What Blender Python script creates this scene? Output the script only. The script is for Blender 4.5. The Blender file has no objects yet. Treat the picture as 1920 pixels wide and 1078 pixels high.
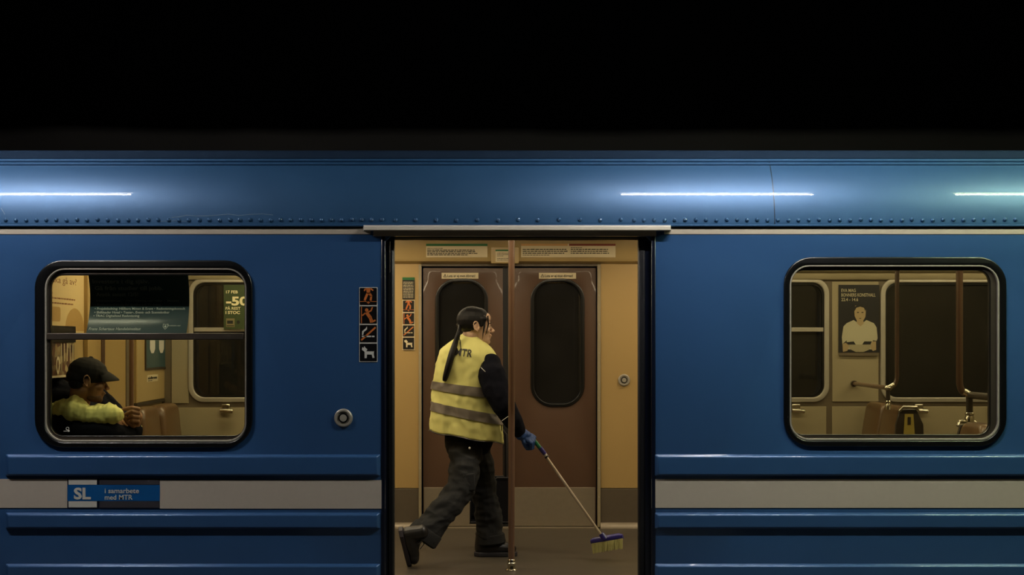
import bpy, bmesh, math, random
from mathutils import Vector, Matrix, Euler, noise
random.seed(7)
C = bpy.context.scene.collection
R = math.radians
# ------------------------------------------------------------------ camera
F = 2430.0; CD = 6.8; CZ = 1.345; VX = 915.0; VY = 642.0
cam = bpy.data.cameras.new('camera'); camo = bpy.data.objects.new('camera', cam); C.objects.link(camo)
cam.sensor_width = 36; cam.lens = F/1920*36
cam.shift_x = (960-VX)/1920; cam.shift_y = (VY-539)/1920
camo.location = (0, -CD, CZ); camo.rotation_euler = (R(90), 0, 0)
cam.clip_end = 60
bpy.context.scene.camera = camo
vs = bpy.context.scene.view_settings
vs.view_transform = 'Standard'; vs.look = 'None'; vs.gamma = 1; vs.use_curve_mapping = False; vs.exposure = 0.0
w = bpy.data.worlds.new('world'); bpy.context.scene.world = w; w.use_nodes = True
w.node_tree.nodes['Background'].inputs[0].default_value = (.02, .018, .02, 1)
w.node_tree.nodes['Background'].inputs[1].default_value = 0.02
TUBE = 420.0      # radiance of the platform tubes
CABIN = 11.0      # radiance of the carriage ceiling diffusers

def W(px, py, Y=0.0):
    s = F/(CD+Y)
    return Vector(((px-VX)/s, Y, CZ-(py-VY)/s))
def X(px, Y=0.0): return (px-VX)*(CD+Y)/F
def Z(py, Y=0.0): return CZ-(py-VY)*(CD+Y)/F

# ------------------------------------------------------------------ materials
def lin(c):
    return tuple(((v/255)/12.92 if v/255 <= .04045 else ((v/255+.055)/1.055)**2.4) for v in c)
MC = {}
def mat(name, rgb, rough=.5, metal=0, coat=0, var=.08, scale=6, bump=0, bscale=60, emit=0, coatr=.04, spec=.5, stretch=None):
    if name in MC: return MC[name]
    m = bpy.data.materials.new(name); m.use_nodes = True; nt = m.node_tree; N = nt.nodes; L = nt.links
    b = N['Principled BSDF']; c = lin(rgb)
    b.inputs['Roughness'].default_value = rough; b.inputs['Metallic'].default_value = metal
    b.inputs['Coat Weight'].default_value = coat; b.inputs['Coat Roughness'].default_value = coatr
    b.inputs['Specular IOR Level'].default_value = spec
    tc = N.new('ShaderNodeTexCoord'); src = tc.outputs['Object']
    if stretch:
        mp = N.new('ShaderNodeMapping'); mp.inputs['Scale'].default_value = stretch; L.new(src, mp.inputs[0]); src = mp.outputs[0]
    nz = N.new('ShaderNodeTexNoise'); nz.inputs['Scale'].default_value = scale; nz.inputs['Detail'].default_value = 5
    L.new(src, nz.inputs['Vector'])
    mx = N.new('ShaderNodeMix'); mx.data_type = 'RGBA'
    mx.inputs[6].default_value = tuple(v*(1-var) for v in c)+(1,); mx.inputs[7].default_value = tuple(min(1, v*(1+var)) for v in c)+(1,)
    L.new(nz.outputs['Fac'], mx.inputs[0]); L.new(mx.outputs[2], b.inputs['Base Color'])
    if bump:
        n2 = N.new('ShaderNodeTexNoise'); n2.inputs['Scale'].default_value = bscale; n2.inputs['Detail'].default_value = 3
        L.new(src, n2.inputs['Vector'])
        bp = N.new('ShaderNodeBump'); bp.inputs['Strength'].default_value = bump; bp.inputs['Distance'].default_value = .002
        L.new(n2.outputs['Fac'], bp.inputs['Height']); L.new(bp.outputs[0], b.inputs['Normal'])
    if emit:
        b.inputs['Emission Color'].default_value = c+(1,); b.inputs['Emission Strength'].default_value = emit
    MC[name] = m; return m
def glass(name, tint, dirt=0):
    m = bpy.data.materials.new(name); m.use_nodes = True; nt = m.node_tree; N = nt.nodes; L = nt.links
    for n in list(N): N.remove(n)
    o = N.new('ShaderNodeOutputMaterial'); t = N.new('ShaderNodeBsdfTransparent'); g = N.new('ShaderNodeBsdfGlossy')
    t.inputs[0].default_value = tint+(1,); g.inputs['Roughness'].default_value = .01; g.inputs[0].default_value = (.9, .9, .9, 1)
    f = N.new('ShaderNodeFresnel'); ge = N.new('ShaderNodeNewGeometry'); io = N.new('ShaderNodeMapRange'); io.inputs[3].default_value = 1.45; io.inputs[4].default_value = 1/1.45
    L.new(ge.outputs['Backfacing'], io.inputs[0]); L.new(io.outputs[0], f.inputs[0])
    mx = N.new('ShaderNodeMixShader'); L.new(f.outputs[0], mx.inputs[0]); L.new(t.outputs[0], mx.inputs[1]); L.new(g.outputs[0], mx.inputs[2])
    res = mx.outputs[0]
    if dirt:      # dusty film on the pane
        d = N.new('ShaderNodeBsdfDiffuse'); d.inputs[0].default_value = (.5, .47, .42, 1); m2 = N.new('ShaderNodeMixShader')
        nz = N.new('ShaderNodeTexNoise'); nz.inputs['Scale'].default_value = 3; mr = N.new('ShaderNodeMapRange'); mr.inputs[3].default_value = dirt*.5; mr.inputs[4].default_value = dirt*1.5
        tc = N.new('ShaderNodeTexCoord'); L.new(tc.outputs['Object'], nz.inputs['Vector']); L.new(nz.outputs['Fac'], mr.inputs[0]); L.new(mr.outputs[0], m2.inputs[0])
        L.new(res, m2.inputs[1]); L.new(d.outputs[0], m2.inputs[2]); res = m2.outputs[0]
    L.new(res, o.inputs[0]); return m
blue = mat('blue_paint', (52, 92, 144), .36, .25, .7, .07, 1.3, .03, 90, coatr=.03)
blue_roof = mat('blue_roof_paint', (46, 86, 128), .42, .35, .8, .08, 2.5, .02, 25, coatr=.008)
navy = mat('dark_navy_paint', (8, 16, 34), .3, 0, .5, .1)
white_band = mat('white_band_paint', (190, 180, 168), .5, 0, .1, .05, 40, .05, 200)
band2 = mat('beige_band_paint', (172, 162, 148), .5, 0, .1, .08, 3)
rubber = mat('black_rubber', (9, 10, 12), .3, 0, .3, .15, 10)
seal = mat('dull_rubber', (8, 9, 14), .5, 0, 0, .15, 10)
chrome = mat('chrome', (200, 195, 180), .18, 1, 0, .05)
alu = mat('satin_aluminium', (172, 166, 154), .4, .35, 0, .08, 20)
bronze = mat('dark_bronze_trim', (78, 70, 62), .4, .6, 0, .1)
yellow = mat('ochre_laminate', (172, 144, 92), .35, 0, .25, .08, 1.5)
yellow2 = mat('pale_ochre_moulding', (172, 148, 100), .32, 0, .3, .07, 2)
beige = mat('beige_laminate', (150, 139, 112), .45, 0, .1, .07, 5)
beige2 = mat('taupe_laminate', (98, 87, 70), .45, 0, .1, .06, 5)
kick = mat('grey_kick_plate', (138, 127, 110), .42, .3, 0, .10, 30, .1, 300)
kick2 = mat('dark_kick_plate', (98, 88, 74), .45, .2, 0, .10, 30, .1, 300)
brown = mat('brown_door_laminate', (84, 62, 48), .34, 0, .3, .07, 2)
pole_m = mat('brown_enamel', (100, 74, 57), .28, .1, .6, .06)
pole_d = mat('dimmed_brown_enamel', (74, 54, 42), .28, .1, .6, .06)  # brown enamel with the tinted pane's dimming put into its colour
floor_m = mat('worn_brown_linoleum', (68, 61, 51), .45, 0, 0, .22, 9, .1, 120)
seat_m = mat('brown_vinyl', (94, 70, 44), .38, 0, .2, .12, 8, .15, 80)
seat_d = mat('dark_shell', (40, 32, 24), .4, 0, .3, .1)
brass = mat('pale_brass_sheet', (190, 172, 92), .3, .5, .2, .08)
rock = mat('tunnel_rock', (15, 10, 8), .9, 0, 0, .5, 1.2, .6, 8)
concrete = mat('dark_concrete', (58, 56, 54), .8, 0, 0, .25, 3, .3, 30)
paper = mat('cream_paper', (206, 192, 158), .6, 0, 0, .04)
ink = mat('black_ink', (26, 24, 22), .6); green = mat('green_print', (22, 96, 44), .5)
orange = mat('orange_print', (196, 108, 48), .5); red = mat('rust_red_print', (122, 50, 24), .5)
white = mat('white_print', (205, 203, 196), .5); black = mat('black_print', (8, 8, 11), .35, coat=.2)
slblue = mat('bright_blue_print', (8, 84, 150), .4, coat=.3); darkgrey = mat('dark_grey_print', (56, 54, 62), .5)
pale_or = mat('pale_orange_print', (196, 150, 92), .5)
pane = glass('window_glass', (.88, .89, .80)); pane_d = glass('dusty_glass', (.5, .5, .5), .022)
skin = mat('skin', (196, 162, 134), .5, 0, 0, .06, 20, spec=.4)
skin2 = mat('stubbled_brown_skin', (150, 112, 84), .55, 0, 0, .1, 20, spec=.3)  # even brown skin tone of the seated man
stub = mat('stubble', (92, 68, 50), .7, 0, 0, .2, 60)
hair = mat('black_hair', (13, 11, 12), .55, 0, 0, .5, 30, .8, 90, stretch=(1, 1, .12), spec=.25)
vest_m = mat('fluorescent_yellow_fabric', (217, 213, 134), .75, 0, 0, .05, 6, .3, 300, spec=.2)
refl = mat('grey_reflective_tape', (120, 112, 102), .5, .1, 0, .05)
cloth = mat('black_navy_fleece', (17, 18, 27), .9, 0, 0, .25, 12, .4, 200, spec=.1)
trous = mat('charcoal_workwear', (38, 38, 37), .85, 0, 0, .2, 7, .4, 200, spec=.15)
leather = mat('black_leather', (22, 20, 19), .45, 0, .1, .3, 20)
glove = mat('blue_glove', (32, 68, 128), .6, 0, 0, .1, 30)
purple = mat('purple_plastic', (44, 36, 120), .35, coat=.3); greenp = mat('green_plastic', (24, 110, 74), .4)
steel = mat('pale_steel_tube', (205, 190, 170), .3, .3, .2, .05)
bristle = mat('pale_bristle', (182, 176, 120), .7)
capm = mat('black_cotton', (30, 28, 27), .85, 0, 0, .15, 30, .3, 300, spec=.2)

# ------------------------------------------------------------------ mesh helpers
class MB:
    def __init__(s): s.v = []; s.f = []; s.m = []
    def add(s, vs_, fs_, mi=0):
        o = len(s.v); s.v += [Vector(p) for p in vs_]; s.f += [tuple(i+o for i in f) for f in fs_]; s.m += [mi]*len(fs_); return s
    def box(s, x0, x1, y0, y1, z0, z1, mi=0):
        return s.add([(x0,y0,z0),(x1,y0,z0),(x1,y1,z0),(x0,y1,z0),(x0,y0,z1),(x1,y0,z1),(x1,y1,z1),(x0,y1,z1)],
                     [(0,3,2,1),(4,5,6,7),(0,1,5,4),(1,2,6,5),(2,3,7,6),(3,0,4,7)], mi)
    def frustum(s, x0, x1, z0, z1, yb, yf, ix, it, ib):   # raised panel on a wall: back at yb, front at yf, insets
        a = [(x0,yb,z0),(x1,yb,z0),(x1,yb,z1),(x0,yb,z1)]; b = [(x0+ix,yf,z0+ib),(x1-ix,yf,z0+ib),(x1-ix,yf,z1-it),(x0+ix,yf,z1-it)]
        return s.add(a+b, [(4,5,6,7),(0,1,5,4),(1,2,6,5),(2,3,7,6),(3,0,4,7),(3,2,1,0)])
    def tube(s, path, r, n=12, flat=None, cap=True, mi=0):
        path = [Vector(p) for p in path]; k = len(path)
        rr = r if isinstance(r, (list, tuple)) else [r]*k
        vs_ = []; fs_ = []; up = None
        for i, p in enumerate(path):
            t = (path[min(i+1, k-1)]-path[max(i-1, 0)]).normalized()
            if up is None:
                up = Vector((0, 1, 0)) if abs(t.y) < .9 else Vector((1, 0, 0))
            b = t.cross(up).normalized(); up = b.cross(t).normalized()
            for j in range(n):
                a = 2*math.pi*j/n; q = b*math.cos(a)*rr[i]+up*math.sin(a)*rr[i]*(flat if flat else 1)
                vs_.append(p+q)
        for i in range(k-1):
            for j in range(n):
                fs_.append((i*n+j, i*n+(j+1) % n, (i+1)*n+(j+1) % n, (i+1)*n+j))
        if cap: fs_.append(tuple(range(n-1, -1, -1))); fs_.append(tuple((k-1)*n+j for j in range(n)))
        return s.add(vs_, fs_, mi)
    def ell(s, c, r, rot=None, n=16, m=10, mi=0):
        if not isinstance(r, (tuple, list)): r = (r, r, r)
        c = Vector(c); q = rot if rot is not None else Matrix.Identity(3)
        vs_ = [c+q@Vector((0, 0, -r[2]))]; fs_ = []
        for i in range(1, m):
            th = math.pi*i/m-math.pi/2
            for j in range(n):
                a = 2*math.pi*j/n
                vs_.append(c+q@Vector((r[0]*math.cos(th)*math.cos(a), r[1]*math.cos(th)*math.sin(a), r[2]*math.sin(th))))
        vs_.append(c+q@Vector((0, 0, r[2]))); e = len(vs_)-1
        for j in range(n): fs_.append((0, 1+(j+1) % n, 1+j)); fs_.append((e, e-n+j, e-n+(j+1) % n))
        for i in range(m-2):
            for j in range(n):
                a = 1+i*n; fs_.append((a+j, a+(j+1) % n, a+n+(j+1) % n, a+n+j))
        return s.add(vs_, fs_, mi)
    def chain(s, pts, rs):      # swept spheres, made to be fused
        pts = [Vector(p) for p in pts]
        if not isinstance(rs, (list, tuple)): rs = [rs]*len(pts)
        for p, r in zip(pts, rs): s.ell(p, r, n=14, m=9)
        for i in range(len(pts)-1):
            if (pts[i+1]-pts[i]).length > 1e-4: s.tube([pts[i], pts[i+1]], [rs[i], rs[i+1]], 14)
        return s
    def lathe(s, c, prof, axis='z', n=24, mi=0):    # prof: (radius, height) along axis
        c = Vector(c); vs_ = []; fs_ = []
        for r, h in prof:
            for j in range(n):
                a = 2*math.pi*j/n; x, y = r*math.cos(a), r*math.sin(a)
                vs_.append(c+(Vector((x, y, h)) if axis == 'z' else Vector((x, h, y)) if axis == 'y' else Vector((h, x, y))))
        k = len(prof)
        for i in range(k-1):
            for j in range(n): fs_.append((i*n+j, i*n+(j+1) % n, (i+1)*n+(j+1) % n, (i+1)*n+j))
        fs_.append(tuple(range(n-1, -1, -1))); fs_.append(tuple((k-1)*n+j for j in range(n)))
        return s.add(vs_, fs_, mi)
    def xf(s, M, start=0):
        for i in range(start, len(s.v)): s.v[i] = M @ s.v[i]
        return s
def curve_geo(cu):
    o = bpy.data.objects.new('tmp', cu)
    me = bpy.data.meshes.new_from_object(o)
    vs_ = [v.co.copy() for v in me.vertices]; fs_ = [tuple(p.vertices) for p in me.polygons]
    bpy.data.objects.remove(o); bpy.data.meshes.remove(me); bpy.data.curves.remove(cu)
    return vs_, fs_
def plate_geo(loops, depth, bevel=0):
    cu = bpy.data.curves.new('c', 'CURVE'); cu.dimensions = '2D'; cu.fill_mode = 'BOTH'
    cu.extrude = max(depth/2-bevel, 1e-5); cu.bevel_depth = bevel; cu.bevel_resolution = 2; cu.offset = -bevel
    for lp in loops:
        sp = cu.splines.new('POLY'); sp.points.add(len(lp)-1); sp.use_cyclic_u = True
        for i, p in enumerate(lp): sp.points[i].co = (p[0], p[1], 0, 1)
    return curve_geo(cu)
def onY(Y): return lambda v: Vector((v.x, Y-v.z, v.y))     # plate drawn in x,z standing at Y; extruded towards the camera side/both
def plate(mb, loops, depth, mp, bevel=0, mi=0):
    vs_, fs_ = plate_geo(loops, depth, bevel); return mb.add([mp(v) for v in vs_], fs_, mi)
def rrect(x0, z0, x1, z1, r, n=8):
    out = []
    for cx, cz, a0 in ((x1-r, z1-r, 0), (x0+r, z1-r, 90), (x0+r, z0+r, 180), (x1-r, z0+r, 270)):
        for i in range(n+1):
            a = R(a0+90*i/n); out.append((cx+r*math.cos(a), cz+r*math.sin(a)))
    return out
def prect(px0, py0, px1, py1, r, Y=0):      # rounded rectangle from photo measures on the plane at depth Y
    return rrect(X(px0, Y), Z(py1, Y), X(px1, Y), Z(py0, Y), r*(CD+Y)/F)
def rect(x0, z0, x1, z1): return [(x0, z0), (x1, z0), (x1, z1), (x0, z1)]
def text(mb, s, x, y, width, h, mp, bold=0.0, shear=0.0, depth=.0008, align='L', mi=0):
    cu = bpy.data.curves.new('t', 'FONT'); cu.body = s; cu.size = 1; cu.extrude = .001; cu.offset = bold; cu.shear = shear; cu.resolution_u = 3
    vs_, fs_ = curve_geo(cu)
    if not vs_: return mb
    x0 = min(v.x for v in vs_); x1 = max(v.x for v in vs_)
    sx = (width/(x1-x0)) if width else h/.72; sy = h/.72
    ox = x if align == 'L' else x-(x1-x0)*sx/2 if align == 'C' else x-(x1-x0)*sx
    return mb.add([mp(Vector((ox+(v.x-x0)*sx, y+v.y*sy, v.z/.001*depth/2))) for v in vs_], fs_, mi)
def dashes(mb, x0, x1, y, h, mp, seed=0, fill=1.0):     # a line of print too small to read
    rnd = random.Random(seed); x = x0; end = x0+(x1-x0)*fill
    while x < end:
        wd = rnd.uniform(1.2, 4.5)*h; e = min(x+wd, end)
        q = [Vector((x, y, .0004)), Vector((e, y, .0004)), Vector((e, y+h*rnd.uniform(.7, 1), .0004)), Vector((x, y+h*.8, .0004))]
        mb.add([mp(v) for v in q], [(0, 1, 2, 3)]); x = e+h*.5
    return mb
def mkmesh(name, mb, mats, org=Vector((0, 0, 0)), sharp=35, smooth=True):
    me = bpy.data.meshes.new(name)
    me.from_pydata([v-org for v in mb.v], [], mb.f)
    for m in (mats if isinstance(mats, (list, tuple)) else [mats]): me.materials.append(m)
    if isinstance(mats, (list, tuple)) and len(mats) > 1:
        for p, mi in zip(me.polygons, mb.m): p.material_index = mi
    me.validate(); me.update()
    bm = bmesh.new(); bm.from_mesh(me); bmesh.ops.remove_doubles(bm, verts=bm.verts, dist=1e-6); bmesh.ops.recalc_face_normals(bm, faces=bm.faces); bm.to_mesh(me); bm.free()
    if smooth:
        me.polygons.foreach_set('use_smooth', [True]*len(me.polygons)); me.set_sharp_from_angle(angle=R(sharp))
    return me
ORG = {}
def tagit(o, label=None, cat=None, group=None, kind=None):
    if label: o['label'] = label
    if cat: o['category'] = cat
    if group: o['group'] = group
    if kind: o['kind'] = kind
    return o
def thing(name, loc, label, cat, group=None):
    o = bpy.data.objects.new(name, None); C.objects.link(o); o.location = loc; o.empty_display_size = .1; ORG[o.name] = Vector(loc)
    return tagit(o, label, cat, group)
def part(name, mb, m, parent, bevel=0, label=None, sharp=35, smooth=True):
    org = ORG[parent.name]
    o = bpy.data.objects.new(name, mkmesh(name, mb, m, org, sharp, smooth)); C.objects.link(o); o.parent = parent; ORG[o.name] = org
    if bevel:
        b = o.modifiers.new('bevel', 'BEVEL'); b.width = bevel; b.segments = 2; b.limit_method = 'ANGLE'; b.angle_limit = R(35)
    if label: o['label'] = label
    return o
def solo(name, mb, m, label=None, cat=None, group=None, kind=None, bevel=0, loc=None, sharp=35):
    if loc is None:
        n = len(mb.v); loc = Vector((sum(v.x for v in mb.v)/n, sum(v.y for v in mb.v)/n, min(v.z for v in mb.v)))
    loc = Vector(loc)
    o = bpy.data.objects.new(name, mkmesh(name, mb, m, loc, sharp)); C.objects.link(o); o.location = loc; ORG[o.name] = loc
    if bevel:
        b = o.modifiers.new('bevel', 'BEVEL'); b.width = bevel; b.segments = 2; b.limit_method = 'ANGLE'; b.angle_limit = R(35)
    return tagit(o, label, cat, group, kind)
def struct(name, mb, m, bevel=0): return solo(name, mb, m, kind='structure', bevel=bevel, loc=(0, 0, 0))
def fuse(name, mb, m, parent, voxel=.006, smooth=4, wr=0, ws=14, wv=(1, 1, 1), label=None):
    """one continuous skin over overlapping volumes, with cloth wrinkles"""
    o = bpy.data.objects.new('tmp', mkmesh('tmp', mb, m)); C.objects.link(o)
    r = o.modifiers.new('r', 'REMESH'); r.mode = 'VOXEL'; r.voxel_size = voxel
    sm = o.modifiers.new('s', 'SMOOTH'); sm.factor = .5; sm.iterations = smooth
    bpy.context.view_layer.update()
    dg = bpy.context.evaluated_depsgraph_get(); me = bpy.data.meshes.new_from_object(o.evaluated_get(dg))
    bpy.data.objects.remove(o)
    org = ORG[parent.name]; me.name = name
    if wr:
        nn = [v.normal.copy() for v in me.vertices]
        for v, n in zip(me.vertices, nn):
            q = Vector((v.co.x*wv[0], v.co.y*wv[1], v.co.z*wv[2]))*ws
            d = noise.noise(q)+.5*noise.noise(q*2.3)-abs(noise.noise(q*1.3+Vector((5, 5, 5))))*.8
            v.co += n*d*wr
    for v in me.vertices: v.co -= org
    me.materials.clear(); me.materials.append(m)
    me.polygons.foreach_set('use_smooth', [True]*len(me.polygons)); me.update()
    ob = bpy.data.objects.new(name, me); C.objects.link(ob); ob.parent = parent; ORG[ob.name] = org
    if label: ob['label'] = label
    return ob

# ------------------------------------------------------------------ platform lights
def tube_light(x0, x1, lab, col):
    y, z = -1.2, 3.27
    t = thing('fluorescent_light', ((x0+x1)/2, y, z+.13), lab, 'light', 'tube lights above the platform')
    part('housing', MB().box(x0-.05, x1+.05, y-.07, y+.07, z+.05, z+.13), alu, t, .006)
    for xe in (x0-.02, x1+.02): part('lamp_holder', MB().box(xe-.012, xe+.012, y-.02, y+.02, z-.02, z+.05), white, t)
    m = mat('tube_glow_%d' % int(col[2]), col, emit=TUBE, var=0)
    part('tube', MB().tube([(x0, y, z), (x1, y, z)], .013, 8), m, t)
tube_light(-3.62, -2.34, 'white tube light over the platform, mirrored in the roof above the left window', (255, 250, 245))
tube_light(.875, 2.12, 'white tube light over the platform, mirrored in the roof right of the doorway', (255, 250, 244))
tube_light(3.06, 4.3, 'greenish white tube light over the platform, mirrored at the right end of the roof', (240, 255, 200))

# ------------------------------------------------------------------ shell of the station and tunnel
struct('platform_floor', MB().box(-9, 9, -11, -.1, -.25, -.03), concrete)
tw = MB(); nx, nz_ = 90, 44
for i in range(nx+1):
    for j in range(nz_+1):
        p = Vector((-14+28*i/nx, 5.2, -1.2+7.2*j/nz_)); p.y += .22*noise.noise(p*.9)+.09*noise.noise(p*2.6)-max(0, p.z-2.2)**2*.12; tw.v.append(p)
tw.f = [(i*(nz_+1)+j, (i+1)*(nz_+1)+j, (i+1)*(nz_+1)+j+1, i*(nz_+1)+j+1) for i in range(nx) for j in range(nz_)]; tw.m = [0]*len(tw.f)
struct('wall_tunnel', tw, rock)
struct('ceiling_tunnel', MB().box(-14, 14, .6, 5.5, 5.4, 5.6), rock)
struct('ceiling_platform', MB().box(-9, 9, -11, .4, 3.4, 3.6), concrete)
struct('added_light_cutoff', MB().box(-9, 9, .30, .42, 3.27, 3.45), concrete)  # unseen strip added to keep tube light off the upper tunnel wall
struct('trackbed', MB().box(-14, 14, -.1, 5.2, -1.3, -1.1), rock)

# ------------------------------------------------------------------ carriage body
XL, XR = -3.6, 4.9
DX0, DX1, DZ = X(722), X(1222), Z(443)
car = thing('metro_carriage', (.15, 1.4, -.6), 'blue metro carriage with white stripe, riveted roof edge and open doorway', 'train carriage')
skin_out = [(XL, -.35), (DX0, -.35), (DX0, DZ-.03), (DX0+.03, DZ), (DX1-.03, DZ), (DX1, DZ-.03), (DX1, -.35), (XR, -.35), (XR, 1.99), (XL, 1.99)]
holeL = prect(76, 497, 465, 831, 44); holeR = prect(1479, 491, 1877, 831, 44)
part('side_wall', plate(MB(), [skin_out, holeL, holeR], .03, onY(.015), .004), blue, car)
# pressed ribs
for (za, zb, e1, e2) in ((Z(851), Z(893), .004, .01), (Z(960), Z(992), .004, .01), (Z(1056), Z(1092), .004, .01)):
    part('pressed_rib', MB().frustum(X(10), X(714), zb, za, .001, -.02, .02, .014, .010), blue, car, .005)
    part('pressed_rib', MB().frustum(X(1226), XR-.05, zb, za, .001, -.02, .02, .014, .010), blue, car, .005)
part('pressed_rib', MB().frustum(XL+.05, X(-12), Z(893), Z(851), .001, -.02, .02, .014, .010), blue, car, .005)
# bands
bb = MB(); bb.box(XL, X(695), -.003, 0, Z(439), Z(428)); bb.box(X(1245), XR, -.003, 0, Z(439), Z(427)); part('beige_stripe', bb, band2, car, label='narrow beige stripe under the roof edge')
wb = MB(); wb.box(XL, X(126.5), -.003, 0, Z(952), Z(898)); wb.box(X(300), DX0+.001, -.003, 0, Z(953.5), Z(900)); wb.box(DX1-.001, XR, -.003, 0, Z(952), Z(898)); part('white_stripe', wb, white_band, car, label='broad off-white stripe below the windows')
# roof
prof = []
Rr = .58; zc = 1.96-Rr*math.sin(R(2))
prof.append((-.008, 1.952)); 
for i in range(0, 25):
    a = R(2+39.5*i/24); prof.append((-.01+Rr*(1-math.cos(a)), zc+Rr*math.sin(a)))
y0, z0 = prof[-1]
prof += [(y0+.012, z0+.004), (y0+.014, z0+.012), (y0+.024, z0+.040), (y0+.04, z0+.052), (y0+.20, z0+.075), (1.4, z0+.19)]
full = prof+[(2.8-y, z) for y, z in reversed(prof[:-1])]+[(2.68, 1.952), (2.62, 2.2), (1.4, 2.3), (.18, 2.2), (.12, 1.952)]
rm = MB(); n = len(full); vs_ = [(x, p[0], p[1]) for x in (XL, XR) for p in full]
rm.add(vs_, [(i, (i+1) % n, n+(i+1) % n, n+i) for i in range(n)])
part('roof', rm, blue_roof, car, sharp=28)
part('roof_gutter', MB().add([(x, y, z) for x in (XL, XR) for y, z in ((y0+.004, z0+.006), (y0+.010, z0+.046), (y0+.05, z0+.056), (y0+.05, z0+.0))], [(0,1,5,4),(1,2,6,5),(2,3,7,6),(3,0,4,7),(3,2,1,0),(4,5,6,7)]), mat('gutter_paint', (22, 38, 58), .85, 0, 0, spec=.1), car, .003)
def roofpt(z, out=0.0):
    a = math.asin((z-zc)/Rr); return Vector((0, -.01+Rr*(1-math.cos(a))-out*math.cos(a), z+out*math.sin(a)))
for zz, rr in ((Z(301, .11), .009), (Z(308, .10), .007)):
    q = roofpt(zz, .004); part('roof_bead', MB().tube([(XL, q.y, q.z), (XR, q.y, q.z)], rr, 10), blue_roof, car)
gm = MB(); gm.tube([(XL, -.012, 1.957), (XR, -.012, 1.957)], .006, 10); part('roof_lip', gm, blue_roof, car)
part('gutter_gap', MB().box(XL, XR, -.004, .02, Z(428), Z(423)), rubber, car)
sm_ = MB()
for i in range(14):
    za, zb = 1.965+i*.026, 1.965+(i+1)*.026
    a = roofpt(za, .0006); b = roofpt(min(zb, 2.318), .0006)
    sm_.add([(X(1451.3), a.y, a.z), (X(1452.7), a.y, a.z), (X(1452.7), b.y, b.z), (X(1451.3), b.y, b.z)], [(0, 1, 2, 3)])
part('roof_seam', sm_, rubber, car)
# wear marks in the paint; the pale scratch tone includes their highlight
sc_m = mat('bare_metal_scratch', (150, 165, 180), .4, .3)
def wear(pts, rr=.0011):
    out = []
    for a, b in pts:
        q_ = roofpt(Z(b, .02)); out.append(Vector((X(a, q_.y), q_.y, q_.z)))
    part('scratch', MB().tube(out, rr, 6), sc_m, car)
wear([(322, 409), (338, 407), (350, 404.5), (368, 406), (390, 405.5), (412, 404), (428, 402.5), (448, 405), (468, 403), (492, 402), (512, 404)]); wear([(2, 391), (5, 396), (9, 403)]); wear([(300, 416), (330, 415), (350, 416)], .0008)
rnd = random.Random(5)
for k in range(7): a, b = rnd.uniform(714.5, 718.5), 480+k*6.5+rnd.uniform(-2, 2); part('paint_chip', plate(MB(), [[(X(a+rnd.uniform(.5, 1.6)*math.cos(t_*1.05)), Z(b+rnd.uniform(1, 3.4)*math.sin(t_*1.05))) for t_ in range(6)]], .001, onY(-.0006)), sc_m, car)
# rivets
rv = roofpt(1.987)
def rivet_mb(x): return MB().lathe((x, rv.y, 1.987), [(.0105, .002), (.0105, -.003), (.009, -.006), (.0055, -.009), (.002, -.010)], 'y', 12)
xs = [12+19.05*i for i in range(38)]+[742, 780, 819, 857, 896, 935, 972, 1009, 1048, 1087, 1126, 1164]+[1188+19.3*i for i in range(38)]
r0 = None
for p in xs:
    if r0 is None: r0 = part('rivet', rivet_mb(0), blue_roof, car); r0.location.x = X(p)
    else:
        c = r0.copy(); C.objects.link(c); c.location.x = X(p)+random.uniform(-.002, .002); c.location.z = random.uniform(-.0025, .0025)
# door head rail
rl = MB(); rl.add([(X(681), -.002, Z(433)), (X(1258), -.002, Z(433)), (X(1258), -.002, Z(421)), (X(681), -.002, Z(421)),
                   (X(684), -.05, Z(433)), (X(1255), -.05, Z(433)), (X(1255), -.05, Z(426)), (X(684), -.05, Z(426))],
                  [(4,5,6,7),(0,1,5,4),(1,2,6,5),(2,3,7,6),(3,0,4,7),(3,2,1,0)])
part('door_rail', rl, mat('pale_rail_metal', (214, 206, 192), .4, .1, .2, .05), car, .002, label='pale metal rail above the doorway')
part('rail_fascia', MB().box(X(700), X(1230), -.008, .004, Z(443), Z(433)), band2, car)
# door pockets: the open leaves seen on edge
for sx, xe, x2 in ((-1, X(740, .06), -1.17), (1, X(1196, .06), 1.46)):
    lf = part('open_door_leaf', MB().box(min(xe+sx*.03, x2), max(xe+sx*.03, x2), .04, .08, -.02, DZ+.02), navy, car, .003)
    em = MB(); em.box(min(xe, xe+sx*.04), max(xe, xe+sx*.04), .036, .085, -.02, DZ+.03); part('rubber_edge', em, seal, lf, .012)
    sk = DX0 if sx < 0 else DX1
    part('door_jamb', MB().box(min(sk-.002*sx, sk+.02*sx), max(sk-.002*sx, sk+.02*sx), -.004, .034, -.3, DZ), navy, car, .004)
part('left_jamb_seal', MB().tube([(X(729), .02, Z(452)), (X(729), .02, Z(510))], [.006, .006], 8), rubber, car)
part('door_sill', MB().box(DX0, DX1, .0, .14, -.06, 0), alu, car)
part('underframe', MB().box(XL, XR, .03, 2.77, -.7, -.06), rubber, car)
part('far_side_wall', plate(MB(), [[(XL, -.35), (XR, -.35), (XR, 1.99), (XL, 1.99)], rrect(-2.14, .95, -1.03, 1.78, .09), rrect(1.33, .95, 2.437, 1.78, .09), rrect(2.88, .95, 3.99, 1.78, .09), rrect(-.36, .9, -.02, 1.78, .12), rrect(.33, .9, .68, 1.78, .12)], .02, onY(2.79)), blue, car)
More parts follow.
